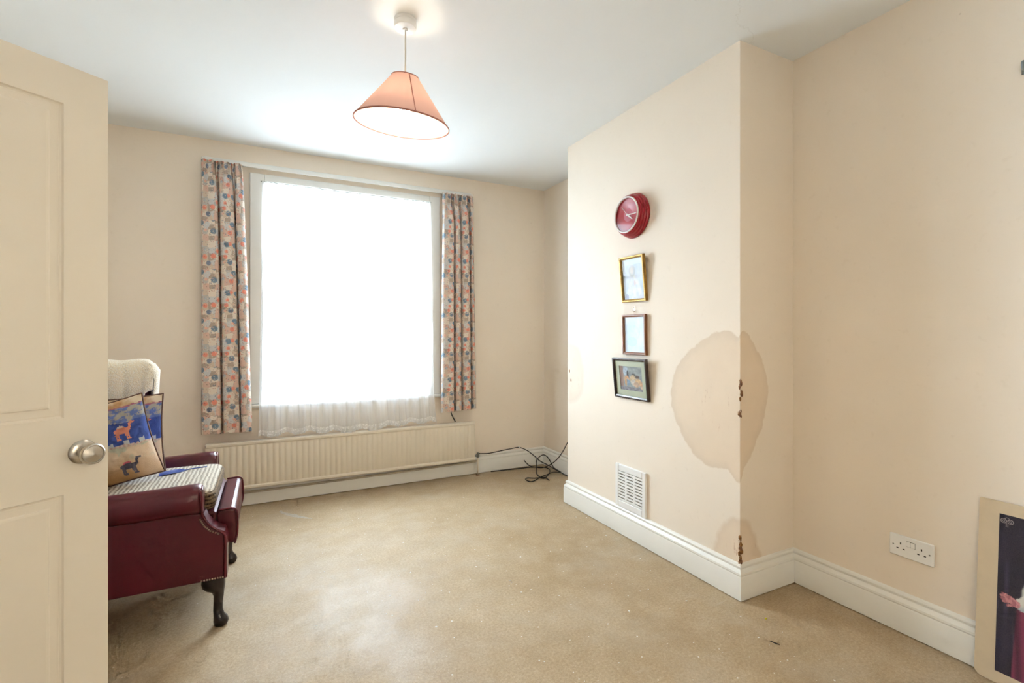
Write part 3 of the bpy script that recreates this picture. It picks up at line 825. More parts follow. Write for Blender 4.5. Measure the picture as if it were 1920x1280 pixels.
# ------------------------------------------------------------------ black cables in the far corner
def cable(name, label, pts, r=.0042):
    pts = [(min(p[0], 2.322), min(p[1], 3.964), max(p[2], r + .001)) for p in pts]
    return tag(MB().tube(pts, r, 8, 7).build(name, 'black', smooth=True), label, 'cable')
cable('power_cable', 'black cable clipped along the top of the skirting from the radiator valve',
      [(1.655, 3.960, .180), (1.70, 3.963, .173), (1.769, 3.963, .169), (1.875, 3.963, .178), (1.98, 3.963, .186), (2.065, 3.963, .190), (2.13, 3.93, .164), (2.187, 3.88, .114), (2.208, 3.82, .082), (2.262, 3.77, .050), (2.31, 3.70, .016), (2.318, 3.60, .006), (2.316, 3.50, .006), (2.31, 3.30, .006)])
cable('loose_cable', 'black cable end curving up the alcove wall behind the chimney breast',
      [(2.322, 3.36, .43), (2.314, 3.5, .324), (2.279, 3.55, .218), (2.256, 3.6, .145), (2.218, 3.65, .091), (2.166, 3.7, .056), (2.127, 3.75, .052), (2.087, 3.8, .060), (2.059, 3.85, .099)], .0038)
cable('coiled_cable', 'tangled black cable looping on the floor in the corner',
      [(1.78, 3.955, .006), (1.90, 3.945, .006), (2.019, 3.91, .012), (2.156, 3.87, .020), (2.262, 3.82, .016), (2.263, 3.740, .012), (2.172, 3.618, .012), (2.081, 3.545, .012), (2.089, 3.66, .014), (2.160, 3.80, .022), (2.191, 3.85, .083), (2.254, 3.85, .125), (2.312, 3.85, .092), (2.318, 3.76, .024), (2.31, 3.63, .016), (2.24, 3.64, .022), (2.15, 3.60, .022), (2.071, 3.565, .022), (1.964, 3.531, .006), (1.944, 3.60, .006), (1.98, 3.641, .006), (2.03, 3.606, .006), (2.111, 3.584, .008), (2.113, 3.498, .006)], .0042)
tag(MB().tube([(1.395, YB - .020, .66), (1.405, YB - .020, .585), (1.420, YB - .024, .53), (1.436, YB - .060, .4825)], .004, 8, 6).build('short_cable', 'black', smooth=True), 'short black cable hanging from behind the curtain onto the radiator', 'cable')
for k, (x, z) in enumerate(((2.070, .191),)):
    m = MB(); m.box(x - .006, x + .006, 3.955, 3.982, z - .006, z + .007, bev=.002)
    c_ = tag(m.build('cable_clip', 'plastic'), 'small white cable clip above the skirting board', 'cable clip')

# ------------------------------------------------------------------ pendant lamp
LX, LY = .534, 2.094
lamp = thing('pendant_lamp', 'pendant lamp with conical salmon pink shade, lit', 'ceiling lamp', (LX, LY, H))
m = MB(); m.lathe([(0, 0), (.047, 0), (.047, -.012), (.0455, -.0135), (.0455, -.0145), (.048, -.016), (.048, -.032), (.045, -.038), (.035, -.040), (.012, -.041), (.010, -.046), (.004, -.047), (0, -.047)], 40)
m.build('ceiling_rose', 'plastic', lamp, smooth=True, angle=30)
m = MB(); m.tube([(0, 0, -.045), (.0005, 0, -.15), (0, 0, -.262)], .0035, 8); m.build('cord', 'plastic_old', lamp, smooth=True)
# the shade hangs slightly askew
F2 = Vector((math.sin(YAW), math.cos(YAW), 0)); R2 = Vector((math.cos(YAW), -math.sin(YAW), 0))
nz = (R2 * .093 - F2 * .100 + Vector((0, 0, 1))).normalized()
ax = (R2 - nz * R2.dot(nz)).normalized(); ay = nz.cross(ax)
SM = Matrix((ax, ay, nz)).transposed().to_4x4(); SM.translation = Vector((0, 0, -.250))
m = MB(); m.lathe([(.058, 0), (.204, -.197)], 64, SM); sh = m.build('shade', 'shade', lamp, smooth=True)
m = MB(); m.lathe([(.0568, -.0005), (.2028, -.1975)], 64, SM); m.build('lining', 'shade_in', sh, smooth=True)
m = MB(); m.lathe([(.2035, -.1925), (.2068, -.1965), (.2068, -.2000), (.2022, -.2000), (.2022, -.1965)], 64, SM); m.build('rim_tape', 'shade_seam', sh, smooth=True)
m = MB(); m.lathe([(.0565, .002), (.0600, .001), (.0605, -.004), (.0575, -.004)], 40, SM); m.build('rim_tape', 'shade_seam', sh, smooth=True)
for a in (-62, 58, 178):
    c_, s_ = math.cos(R(a)), math.sin(R(a)); pr_ = Vector((-s_, c_, 0)) * .0022
    p0 = Vector((c_ * .0588, s_ * .0588, 0)); p1 = Vector((c_ * .2048, s_ * .2048, -.1965))
    m = MB(); m.add([SM @ (p0 - pr_), SM @ (p0 + pr_), SM @ (p1 + pr_), SM @ (p1 - pr_)], [(0, 1, 2, 3)]); m.build('seam', 'shade_seam', sh)
for a in (0, 120, 240):
    c_, s_ = math.cos(R(a)), math.sin(R(a))
    m = MB(); m.tube([SM @ Vector((c_ * .018, s_ * .018, -.012)), SM @ Vector((c_ * .0565, s_ * .0565, -.002))], .0015, 5); m.build('shade_spoke', 'bulbholder', sh)
m = MB(); m.lathe([(0, .0), (.012, .0), (.016, -.012), (.020, -.016), (.024, -.022), (.017, -.026), (.017, -.083), (0, -.083)], 20, SM); m.build('lamp_holder', 'bulbholder', lamp, smooth=True, angle=35)
m = MB(); m.lathe([(.012, -.082), (.014, -.094), (.024, -.112), (.030, -.132), (.028, -.150), (.018, -.164), (0, -.169)], 24, SM); m.build('bulb', 'bulb', lamp, smooth=True)

# ------------------------------------------------------------------ wall clock (faces -X on the chimney breast)
FACEM = Matrix(((0, 0, -1), (-1, 0, 0), (0, 1, 0))).to_4x4()     # local x -> -Y, local y -> Z, local z -> -X
ck = thing('wall_clock', 'round red ribbed wall clock with white bezel', 'clock', (XC, 2.262, 1.940))
m = MB(); m.lathe([(0, .0), (.130, 0), (.134, .006), (.132, .014), (.127, .019), (.129, .024), (.127, .031), (.121, .036), (.123, .041), (.121, .048), (.114, .052), (.115, .057), (.112, .063), (.106, .066), (.104, .058), (.0, .046)], 56, FACEM)
m.build('case', 'clockred', ck, smooth=True, angle=50)
m = MB(); m.lathe([(.1075, .063), (.108, .068), (.105, .0715), (.100, .0705), (.098, .064), (.099, .060)], 56, FACEM); m.build('bezel', 'bezel', ck, smooth=True)
mats['dial'] = M('red_clock_dial', (0.42, 0.045, 0.075), .45, var=.15, vscale=30)
m = MB(); m.lathe([(0, .0505), (.103, .0505), (.103, .048), (0, .048)], 48, FACEM); m.build('dial', 'dial', ck)
m = MB(); m.lathe([(0, .0672), (.06, .0664), (.0985, .0640)], 48, FACEM); m.build('glass_cover', 'clockglass', ck, smooth=True)
def text_mesh(body, size):
    cu = bpy.data.curves.new('numeral', 'FONT'); cu.body = body; cu.size = size; cu.align_x = 'CENTER'; cu.align_y = 'CENTER'; cu.extrude = .0002; cu.resolution_u = 3
    ob = bpy.data.objects.new('numeral', cu); COL.objects.link(ob)
    dg = bpy.context.evaluated_depsgraph_get()
    me = bpy.data.meshes.new_from_object(ob.evaluated_get(dg)); me.name = 'numeral'
    bpy.data.objects.remove(ob); bpy.data.curves.remove(cu)
    return me
for hnum in range(1, 13):
    me = text_mesh(str(hnum), .031); me.materials.clear(); me.materials.append(mats['hand_white'])
    a = R(90 - hnum * 30)
    o = bpy.data.objects.new('numeral', me); COL.objects.link(o); o.parent = ck
    o.matrix_local = FACEM @ Matrix.Translation((.080 * math.cos(a), .080 * math.sin(a), .0512))
def hand(name, deg, l0, l1, w, z):
    a = R(90 - deg); d = Vector((math.cos(a), math.sin(a), 0)); n = Vector((-d.y, d.x, 0))
    m = MB(); poly = [d * -l0 - n * w * .6, d * l1 - n * w * .35, d * (l1 + w), d * l1 + n * w * .35, d * -l0 + n * w * .6]
    r0 = [FACEM @ (p + Vector((0, 0, z))) for p in poly]; r1 = [FACEM @ (p + Vector((0, 0, z + .0012))) for p in poly]
    m.loft([r0, r1]); m.build(name, 'hand_white', ck)
hand('hour_hand', 128, .012, .046, .008, .0530); hand('minute_hand', 92, .014, .072, .006, .0548); hand('second_hand', 318, .02, .070, .0018, .0566)
m = MB(); m.lathe([(0, .0590), (.006, .0590), (.006, .0512), (0, .0512)], 16, FACEM); m.build('hand_pin', 'hand_white', ck)

# ------------------------------------------------------------------ framed pictures on the chimney breast
def framed(name, label, yc, zc, w, h, fw, depth, xtop, xbot, framemat, printf, mount=None, mountw=0., nx=44, ny=54):
    """front face leans: x of the front at the top / bottom"""
    lean = math.atan2(xbot - xtop, h)
    root = thing(name, label, 'picture', ((xtop + xbot) / 2 + depth * .5, yc, zc))
    B = Matrix.Rotation(-lean, 4, 'Y') @ FACEM          # local z toward the room, y up
    fr = MB()
    prof = [(0, -depth * .5), (0, depth * .42), (.0025, depth * .5), (fw * .55, depth * .5), (fw * .75, depth * .38), (fw, depth * .26), (fw, -depth * .3)]
    rings = []
    for o, z in prof:
        rings.append([B @ Vector(p) for p in ((-w / 2 + o, -h / 2 + o, z), (w / 2 - o, -h / 2 + o, z), (w / 2 - o, h / 2 - o, z), (-w / 2 + o, h / 2 - o, z))])
    # four mitred mouldings, each its own piece
    for k in range(4):
        m = MB(); a, b = k, (k + 1) % 4
        m.loft([[r[a] for r in rings], [r[b] for r in rings]])
        m.build('frame_moulding', framemat, root)
    m = MB(); iw, ih = w - fw * 2 + .004, h - fw * 2 + .004
    m.box(-iw / 2, iw / 2, -ih / 2, ih / 2, -depth * .42, -depth * .30, mat=B); m.build('backing_board', 'card', root)
    pw, ph = iw, ih
    if mount:
        mm = MB(); q = mountw
        for bx in ((-iw / 2, -iw / 2 + q, -ih / 2, ih / 2), (iw / 2 - q, iw / 2, -ih / 2, ih / 2), (-iw / 2 + q, iw / 2 - q, -ih / 2, -ih / 2 + q), (-iw / 2 + q, iw / 2 - q, ih / 2 - q, ih / 2)):
            mm.box(*bx, -depth * .22, -depth * .10, mat=B)
        mm.build('mount', mount, root)
        pw, ph = iw - 2 * q + .002, ih - 2 * q + .002
    paint_grid(pw, ph, nx, ny, printf, B @ Matrix.Translation((0, 0, -depth * .26))).build('print', 'print', root)
    g = MB(); g.box(-iw / 2, iw / 2, -ih / 2, ih / 2, depth * .02, depth * .08, mat=B); g.build('glass_pane', 'picglass', root)
    return root, B

def pic_pale_figure(u, v):
    c = lerp((.62, .70, .80), (.80, .84, .88), clamp01(.5 + .9 * fbm(u * 3, v * 3, 1)))
    if v > .86: c = lerp(c, (.80, .88, .92), .7)
    halo = math.hypot((u - .42) * 1.0, (v - .72) * 1.25)
    c = lerp(c, (.84, .86, .88), .7 * (1 - smooth01(.10, .22, halo)))
    body = abs(u - .5) - (.13 + .45 * max(0, .62 - v))
    if v < .60: c = lerp(c, lerp((.86, .86, .80), (.72, .75, .82), clamp01(.5 + fbm(u * 7, v * 7, 2))), 1 - smooth01(-.02, .06, body))
    hair = math.hypot((u - .45) / .17, (v - .70) / .15)
    c = lerp(c, (.50, .47, .45), .6 * (1 - smooth01(.8, 1.1, hair)))
    face = math.hypot((u - .44) / .10, (v - .70) / .10)
    c = lerp(c, (.78, .70, .62), 1 - smooth01(.7, 1., face))
    if math.hypot(u - .55, v - .40) < .06: c = lerp(c, (.80, .62, .58), .6)
    if math.hypot((u - .12) , (v - .06)) < .09: c = (.45, .46, .60)
    return tuple(x ** 1.7 * .72 for x in c)
def pic_pale_sheet(u, v):
    c = lerp((.66, .78, .86), (.82, .87, .90), clamp01(.55 + .9 * fbm(u * 2.2, v * 2.2, 7)))
    if math.hypot((u - .4) / .35, (v - .55) / .22) < 1: c = lerp(c, (.52, .70, .80), .28 + .25 * fbm(u * 9, v * 9, 4))
    if math.hypot((u - .35) / .25, (v - .30) / .13) < 1: c = lerp(c, (.42, .68, .80), .40)
    return tuple(x ** 1.6 * .74 for x in c)
def pic_kittens(u, v):
    c = lerp((.20, .24, .24), (.34, .38, .38), clamp01(.5 + fbm(u * 5, v * 5, 3)))
    if u < .16: c = lerp((.22, .13, .10), (.34, .22, .17), clamp01(.5 + fbm(u * 9, v * 2, 9)))
    if v < .16: c = lerp((.13, .13, .15), (.30, .30, .33), clamp01(.5 + fbm(u * 8, v * 8, 5)))
    blobs = [(.28, .78, .13, .20, (.45, .55, .64)), (.36, .60, .05, .26, (.05, .05, .06)), (.31, .47, .12, .14, (.68, .36, .17)), (.33, .34, .12, .14, (.25, .38, .52)), (.26, .36, .05, .2, (.66, .38, .16)),
             (.62, .66, .10, .06, (.10, .10, .09)), (.58, .48, .14, .18, (.70, .52, .30)), (.60, .34, .12, .15, (.66, .60, .52)), (.78, .58, .09, .08, (.13, .08, .06)), (.80, .40, .13, .13, (.74, .48, .24)), (.72, .27, .13, .12, (.62, .42, .28)), (.92, .30, .08, .13, (.68, .40, .22)), (.94, .17, .06, .07, (.74, .55, .38))]
    for bx, by, rx, ry, bc in blobs:
        d = math.hypot((u - bx) / rx, (v - by) / ry)
        if d < 1.1:
            c = lerp(c, lerp(bc, tuple(x * .7 for x in bc), clamp01(.5 + 1.2 * fbm(u * 14, v * 14, bx * 9))), 1 - smooth01(.75, 1.1, d))
    return c
framed('framed_picture', 'gilt framed pale picture hanging below the red clock', 2.255, 1.562, .212, .272, .016, .020, 1.918, 1.945, 'gold', pic_pale_figure)
framed('framed_picture', 'reddish wood framed pale blue picture on a hook', 2.252, 1.230, .204, .240, .015, .018, 1.938, 1.944, 'redwood', pic_pale_sheet)
framed('framed_picture', 'dark wood framed animal picture with pale green mount', 2.275, .966, .300, .246, .016, .020, 1.917, 1.942, 'darkwood', pic_kittens, 'greenmat', .036, 60, 52)
hk = thing('picture_hook', 'small brass picture hook above the reddish wooden frame', 'picture hook', (XC, 2.262, 1.375))
m = MB(); m.box(-.0015, 0, -.005, .005, -.008, .024, bev=.0006); m.build('hook_plate', 'brass', hk)
m = MB(); m.tube([(-.0015, 0, .016), (-.010, .001, .018)], .0022, 6); m.build('nail', 'brass', hk)
m = MB(); m.tube([(-.001, 0, -.004), (-.009, 0, -.010), (-.013, 0, -.004), (-.0125, 0, .003)], .0018, 6, 4); m.build('hook_wire', 'brass', hk, smooth=True)

# ------------------------------------------------------------------ air vent
mats['ventback'] = M('brown_vent_back', (.30, .25, .19), .8, bump=.1)  # brown back plate, dark between the louvres
vt = thing('air_vent', 'white louvred wall vent above the chimney skirting', 'vent', (XC, 2.289, .166))
VW, VH, VD = .272, .262, .016
Bv = Matrix.Translation((0, 0, VH / 2)) @ FACEM
fb_, fs_ = .040, .030
for bx in ((-VW / 2, -VW / 2 + fs_, -VH / 2, VH / 2), (VW / 2 - fs_, VW / 2, -VH / 2, VH / 2), (-VW / 2 + fs_, VW / 2 - fs_, -VH / 2, -VH / 2 + fb_), (-VW / 2 + fs_, VW / 2 - fs_, VH / 2 - fb_, VH / 2)):
    m = MB(); m.box(*bx, 0, VD, mat=Bv, bev=.003); m.build('vent_frame', 'plastic', vt)
m = MB(); m.box(-VW / 2 + .02, VW / 2 - .02, -VH / 2 + .03, VH / 2 - .03, .0005, .002, mat=Bv); m.build('back_plate', 'ventback', vt)
nsl = 10; sh_ = (VH - 2 * fb_) / nsl
for k in range(nsl):
    z = -VH / 2 + fb_ + (k + .5) * sh_
    m = MB(); x0, x1 = -VW / 2 + fs_, VW / 2 - fs_
    m.loft([[Bv @ Vector((x, z - sh_ * .34, .0125)), Bv @ Vector((x, z - sh_ * .28, .0150)), Bv @ Vector((x, z + sh_ * .26, .0150)), Bv @ Vector((x, z + sh_ * .34, .0120))] for x in (x0, x1)])
    m.build('louvre', 'plastic', vt)
for x in (-.036, .036):
    m = MB(); m.box(x - .008, x + .008, -VH / 2 + fb_, VH / 2 - fb_, .002, .0152, mat=Bv); m.build('divider', 'plastic', vt)

# ------------------------------------------------------------------ double socket
sk = thing('wall_socket', 'white double electrical socket above the skirting', 'socket', (XW, 1.033, .311))
Bs = Matrix.Translation((0, 0, .0445)) @ FACEM
m = MB(); m.box(-.0765, .0765, -.0435, .0435, 0, .010, mat=Bs, bev=.0025); m.build('face_plate', 'plastic', sk)
for sx, y in ((-.036, 0), (.036, 0)):
    for dx, dz_, w_, h_ in ((0, .010, .0042, .0085), (-.011, -.011, .0075, .0042), (.011, -.011, .0075, .0042)):
        m = MB(); m.box(sx + dx - w_ / 2, sx + dx + w_ / 2, dz_ - h_ / 2, dz_ + h_ / 2, .0092, .0104, mat=Bs); m.build('pin_hole', 'dark', sk)
m = MB(); m.box(-.0150, .0150, .0045, .0275, .0094, .0102, mat=Bs); m.build('switch_shadow', 'dark', sk)  # dark plate painting the shadow line around the rockers
for sx in (-.0075, .0075):
    m = MB(); m.box(sx - .0068, sx + .0068, .0055, .0265, .0095, .0148 if sx > 0 else .0128, mat=Bs, bev=.0012); m.build('rocker_switch', 'plastic', sk)
for sx in (-.0625, .0625):
    m = MB(); m.lathe([(0, .0108), (.0028, .0106), (.0032, .0095), (0, .0095)], 12, Bs @ Matrix.Translation((sx, 0, 0))); m.build('screw', 'valve', sk)

hk2 = thing('wall_hook', 'small grey metal hook high on the alcove wall', 'hook', (XW, .700, 2.135))
m = MB(); m.box(-.004, 0, -.011, .011, 0, .05, bev=.0015); m.build('hook_plate', 'hook', hk2)
m = MB(); m.tube([(-.003, 0, .016), (-.022, 0, .012), (-.030, 0, .022), (-.030, 0, .034)], .004, 8, 5); m.build('hook_arm', 'hook', hk2, smooth=True)

# ------------------------------------------------------------------ mounted photograph leaning on the right wall
PH, PW = .634, .50
pb = Vector((2.292, .820, .002)); lean = math.asin((2.334 - 2.292) / PH)
ph = thing('mounted_photograph', 'large cream mounted photograph of a robed figure leaning against the wall', 'photograph', (2.292, .820 - PW / 2, .002))
ph.rotation_euler = (0, 0, R(-2.0))
Bp = Matrix.Translation((0, 0, 0)) @ Matrix.Rotation(lean, 4, 'Y') @ FACEM   # local x to the right (−Y), y up, z to the room
outl = []
for cx_, cy__, rr, a0 in ((-PW / 2, 0, .022, 180), (PW / 2, 0, .012, 270), (PW / 2, PH, .004, 0), (-PW / 2, PH, .005, 90)):
    sx = 1 if cx_ < 0 else -1; sy = 1 if cy__ == 0 else -1
    for k in range(6):
        a = R(a0 + 90 * k / 5); outl.append((cx_ + sx * rr + rr * math.cos(a), cy__ + sy * rr + rr * math.sin(a)))
m = MB(); m.loft([[Bp @ Vector((x, y, 0)) for x, y in outl], [Bp @ Vector((x, y, .0035)) for x, y in outl]]); m.build('mount_board', 'card', ph)
def seg(u, v, ax_, ay_, bx_, by_):
    dx, dy = bx_ - ax_, by_ - ay_; tt = clamp01(((u - ax_) * dx + (v - ay_) * dy) / (dx * dx + dy * dy))
    return math.hypot(u - ax_ - dx * tt, (v - ay_ - dy * tt) * 1.41)
def pic_robed(u, v):
    c = lerp((.012, .010, .030), (.022, .019, .052), clamp01(.5 + fbm(u * 3, v * 3, 11)))
    c = lerp(c, (.075, .070, .14), .55 * max(0., 1 - abs(u - .062) / .022) * smooth01(.25, .45, v) * (1 - smooth01(.62, .75, v)))
    bx = abs(u - .47)
    if v < .45:
        k = clamp01(.5 + .5 * math.sin(u * 70 + 4 * v)); c = lerp(c, lerp((.085, .010, .040), (.24, .028, .085), k), 1 - smooth01(-.01, .012, bx - (.335 + .05 * (.44 - v))))
    if .43 <= v < .68:
        k = clamp01(.55 + .6 * fbm(u * 9, v * 9, 2)); c = lerp(c, lerp((.42, .42, .40), (.66, .65, .58), k), 1 - smooth01(-.01, .015, bx - (.30 - .5 * max(0, v - .56))))
    for sg in (-1, 1):                                    # sleeves and open hands with spread fingers
        U = u if sg < 0 else .94 - u
        q = seg(U, v, .30, .57, .175, .468)
        c = lerp(c, lerp((.30, .36, .42), (.66, .64, .58), smooth01(.42, .48, v)), 1 - smooth01(.050, .062, q))
        fd = min(seg(U, v, .128, .462, .085, .478) - .030, seg(U, v, .09, .492, .042, .500) - .0095, seg(U, v, .09, .480, .030, .486) - .0095, seg(U, v, .09, .468, .030, .470) - .009, seg(U, v, .09, .458, .042, .454) - .008, seg(U, v, .12, .45, .075, .436) - .010)
        c = lerp(c, lerp((.36, .11, .14), (.58, .24, .25), clamp01(.5 + 1.6 * fbm(U * 40, v * 40, 3))), 1 - smooth01(-.002, .004, fd))
    hd = math.hypot((u - .47) / .115, (v - .78) / .095)
    c = lerp(c, (.50, .26, .20), 1 - smooth01(.85, 1.05, hd))
    if v > .80 and hd < 1.1: c = lerp(c, (.20, .18, .17), .8)
    return c
IX0, IX1, IY0, IY1 = -PW / 2 + .056, PW / 2 - .056, .042, PH - .042
paint_grid(IX1 - IX0, IY1 - IY0, 110, 150, pic_robed, Bp @ Matrix.Translation(((IX0 + IX1) / 2, (IY0 + IY1) / 2, .0042))).build('photo_print', 'printgloss', ph)
ex, ey = IX0 + .021, IY1 - .024
em = MB()
def ring(cx_, cy__, r, w):
    n = 20
    em.loft([[Bp @ Vector((cx_ + (r + s * w) * math.cos(a * 2 * math.pi / n), cy__ + (r + s * w) * math.sin(a * 2 * math.pi / n), .0050)) for a in range(n)] for s in (-.5, .5)], True, False)
ring(ex - .009, ey + .002, .0075, .0022); ring(ex + .009, ey + .002, .0075, .0022); ring(ex - .009, ey + .002, .0030, .0018); ring(ex + .009, ey + .002, .0030, .0018); ring(ex, ey + .009, .0055, .0018)
for dx in (-.0022, .0022):
    em.add([Bp @ Vector(p) for p in ((ex + dx - .0009, ey - .018, .0050), (ex + dx + .0009, ey - .018, .0050), (ex + dx + .0009, ey + .001, .0050), (ex + dx - .0009, ey + .001, .0050))], [(0, 1, 2, 3)])
em.build('printed_emblem', 'emblem', ph)

# ------------------------------------------------------------------ armchair (faces +X)
AY0, AY1 = 2.352, 3.070            # near and far outer sides
ac = thing('armchair', 'oxblood leather wing armchair with dark cabriole legs', 'armchair', (-.60, (AY0 + AY1) / 2, 0))
def ap(mb, name, mat='leather', parent=ac, **kw): return mb.build(name, mat, parent, world=True, **kw)
SIDE = [(-1.0, .208), (-.164, .208), (-.162, .375), (-.168, .395), (-.185, .408), (-.205, .424), (-.222, .443), (-.236, .466), (-.245, .490), (-.30, .500), (-1.0, .512)]
for y0, y1, sgn in ((AY0 + .008, AY0 + .088, -1), (AY1 - .088, AY1 - .008, 1)):
    m = MB(); m.prism(SIDE, 'y', y0, y1); ap(m, 'side_panel', bevel=.006)
    # rolled arm
    yc = (y0 + y1) / 2 + sgn * .004
    rings = []
    for x, sc, dz in ((-.246, .80, 0.), (-.250, .93, 0.), (-.258, 1., 0.), (-.30, 1., 0.), (-.45, .98, -.004), (-.62, .96, -.006), (-.78, .94, -.004)):
        rg = []
        for k in range(20):
            a = k * 2 * math.pi / 20
            cy_, cz_ = math.cos(a), math.sin(a)
            rg.append((x, yc + .058 * sc * math.copysign(abs(cy_) ** .85, cy_), .545 + dz + .061 * sc * math.copysign(abs(cz_) ** .8, cz_)))
        rings.append(rg)
    m = MB(); m.loft(rings); ap(m, 'armrest', smooth=True, angle=60)
    # scroll front facing and piping following the curve down to the front rail
    pts = [(-.247, yc + sgn * .050, .590), (-.243, yc + sgn * .055, .555), (-.243, yc + sgn * .052, .515), (-.238, yc + sgn * .045, .478), (-.222, yc + sgn * .042, .448), (-.200, yc + sgn * .041, .425), (-.168, yc + sgn * .041, .400), (-.160, yc + sgn * .041, .375), (-.160, yc + sgn * .041, .30), (-.162, yc + sgn * .041, .212)]
    m = MB(); m.tube(pts, .0045, 8, 5); ap(m, 'piping', 'leather_pip', smooth=True)
    face = [(.0, .600), (.035, .590), (.050, .560), (.050, .525), (.038, .495), (.036, .47), (-.036, .47), (-.038, .495), (-.050, .525), (-.050, .560), (-.035, .590)]
    m = MB(); m.prism([(yc + p * .92, q) for p, q in face], 'x', -.250, -.241); ap(m, 'scroll_facing', bevel=.003)
    # front stile strip following the curved scoop
    strip = [(-.241, .49), (-.230, .460), (-.212, .436), (-.190, .417), (-.166, .404), (-.158, .375), (-.158, .21)]
    m = MB(); m.loft([[(x - .004, yc - .040, z), (x + .004, yc - .040, z + .003), (x + .004, yc + .040, z + .003), (x - .004, yc + .040, z)] for x, z in strip]); ap(m, 'front_facing', smooth=True, angle=40)
    # brass nails along the scoop and above the leg
    yn = yc + sgn * .0445
    nails = []
    for (xa, za_), (xb, zb2) in zip([(-.250, .468), (-.236, .440), (-.214, .415)], [(-.236, .440), (-.214, .415), (-.176, .393)]):
        for k in range(4): nails.append((xa + (xb - xa) * k / 4, za_ + (zb2 - za_) * k / 4))
    nails += [(-.245 + .0095 * k, .214) for k in range(9)]
    for x, z in nails:
        m = MB(); m.lathe([(.0042, -.001), (.0034, .0018), (.0016, .003), (0, .0032)], 8, Matrix.Translation((x, y0 if sgn < 0 else y1, z)) @ Matrix.Rotation(R(90) * (1 if sgn < 0 else -1), 4, 'X'))
        ap(m, 'nail_head', 'brass', smooth=True)
# seat deck, front rail, leg rest
m = MB(); m.box(-.86, -.200, AY0 + .089, AY1 - .089, .215, .468, bev=.01); ap(m, 'seat_deck')
m = MB(); m.box(-.199, -.170, AY0 + .089, AY1 - .089, .212, .40, bev=.006); ap(m, 'front_rail')
LR = [(-.198, .395), (-.200, .445), (-.193, .466), (-.145, .468), (-.130, .462), (-.124, .440), (-.122, .36), (-.132, .315), (-.150, .318)]
m = MB(); m.prism(LR, 'y', AY0 + .100, AY1 - .100); ap(m, 'leg_rest', bevel=.008)
for yy in (AY0 + .101, AY1 - .101):
    m = MB(); m.tube([(-.193, yy, .468), (-.145, yy, .470), (-.128, yy, .463), (-.121, yy, .44), (-.120, yy, .36), (-.131, yy, .314)], .004, 7, 5); ap(m, 'piping', 'leather_pip', smooth=True)
# back with wings
def slab(pts_bottom_to_top, y0, y1, th, n=10):
    rings = []
    for x, z, tk in pts_bottom_to_top:
        rg = []
        for k in range(24):
            a = k * 2 * math.pi / 24; c_, s_ = math.cos(a), math.sin(a)
            rg.append((x + tk / 2 * math.copysign(abs(s_) ** .5, s_), (y0 + y1) / 2 + (y1 - y0) / 2 * math.copysign(abs(c_) ** .25, c_), z))
        rings.append(rg)
    m = MB(); m.loft(rings); return m
m = slab([(-.80, .21, .16), (-.80, .45, .17), (-.83, .62, .17), (-.875, .85, .15), (-.905, 1.00, .13), (-.915, 1.06, .11), (-.92, 1.085, .07), (-.92, 1.092, .02)], AY0 + .06, AY1 - .06, .15)
ap(m, 'backrest', smooth=True, angle=50)
for y0, y1, wx in ((AY0 + .020, AY0 + .085, -.085), (AY1 - .085, AY1 - .020, -.02)):
    W_ = [(-.98, .50), (-.66, .585), (-.60, .62), (-.545, .70), (-.520, .80), (-.512, .92), (-.520, 1.02), (-.545, 1.075), (-.60, 1.092), (-.80, 1.092), (-.95, 1.088), (-1.02, 1.07)]
    m = MB(); m.prism([(max(-1.03, x + wx), z) for x, z in W_], 'y', y0, y1); ap(m, 'wing', bevel=.016, smooth=True, angle=45)
# legs
def cabriole(yc, sgn, x_sh=0.):
    prof = [(.208, -.206, .042, .034), (.190, -.206, .044, .036), (.172, -.204, .042, .034), (.157, -.198, .034, .029), (.145, -.190, .024, .022), (.125, -.187, .019, .018), (.095, -.189, .0175, .017), (.065, -.190, .018, .018), (.048, -.186, .020, .021), (.034, -.180, .026, .027), (.018, -.178, .029, .029), (.006, -.179, .026, .026), (0., -.179, .021, .021)]
    rings = []
    for z, x, rx, ry in prof:
        e = .55 if z > .15 else 1.0
        rings.append([(x + x_sh + rx * math.copysign(abs(math.cos(a)) ** e, math.cos(a)), yc + (.004 * sgn if z < .06 else 0) + ry * math.copysign(abs(math.sin(a)) ** e, math.sin(a)), z) for a in [k * 2 * math.pi / 20 for k in range(20)]])
    m = MB(); m.loft(rings[::-1]); ap(m, 'leg', 'legwood', smooth=True, angle=60)
cabriole(AY0 + .046, -1); cabriole(AY1 - .046, 1)
for yc in (AY0 + .05, AY1 - .05):
    m = MB(); m.loft([[(-.93 + dx * s + off, yc + dy * s, z) for dx, dy in ((-1, -1), (1, -1), (1, 1), (-1, 1))] for z, s, off in ((0, .016, -.05), (.21, .024, 0))]); ap(m, 'leg', 'legwood')
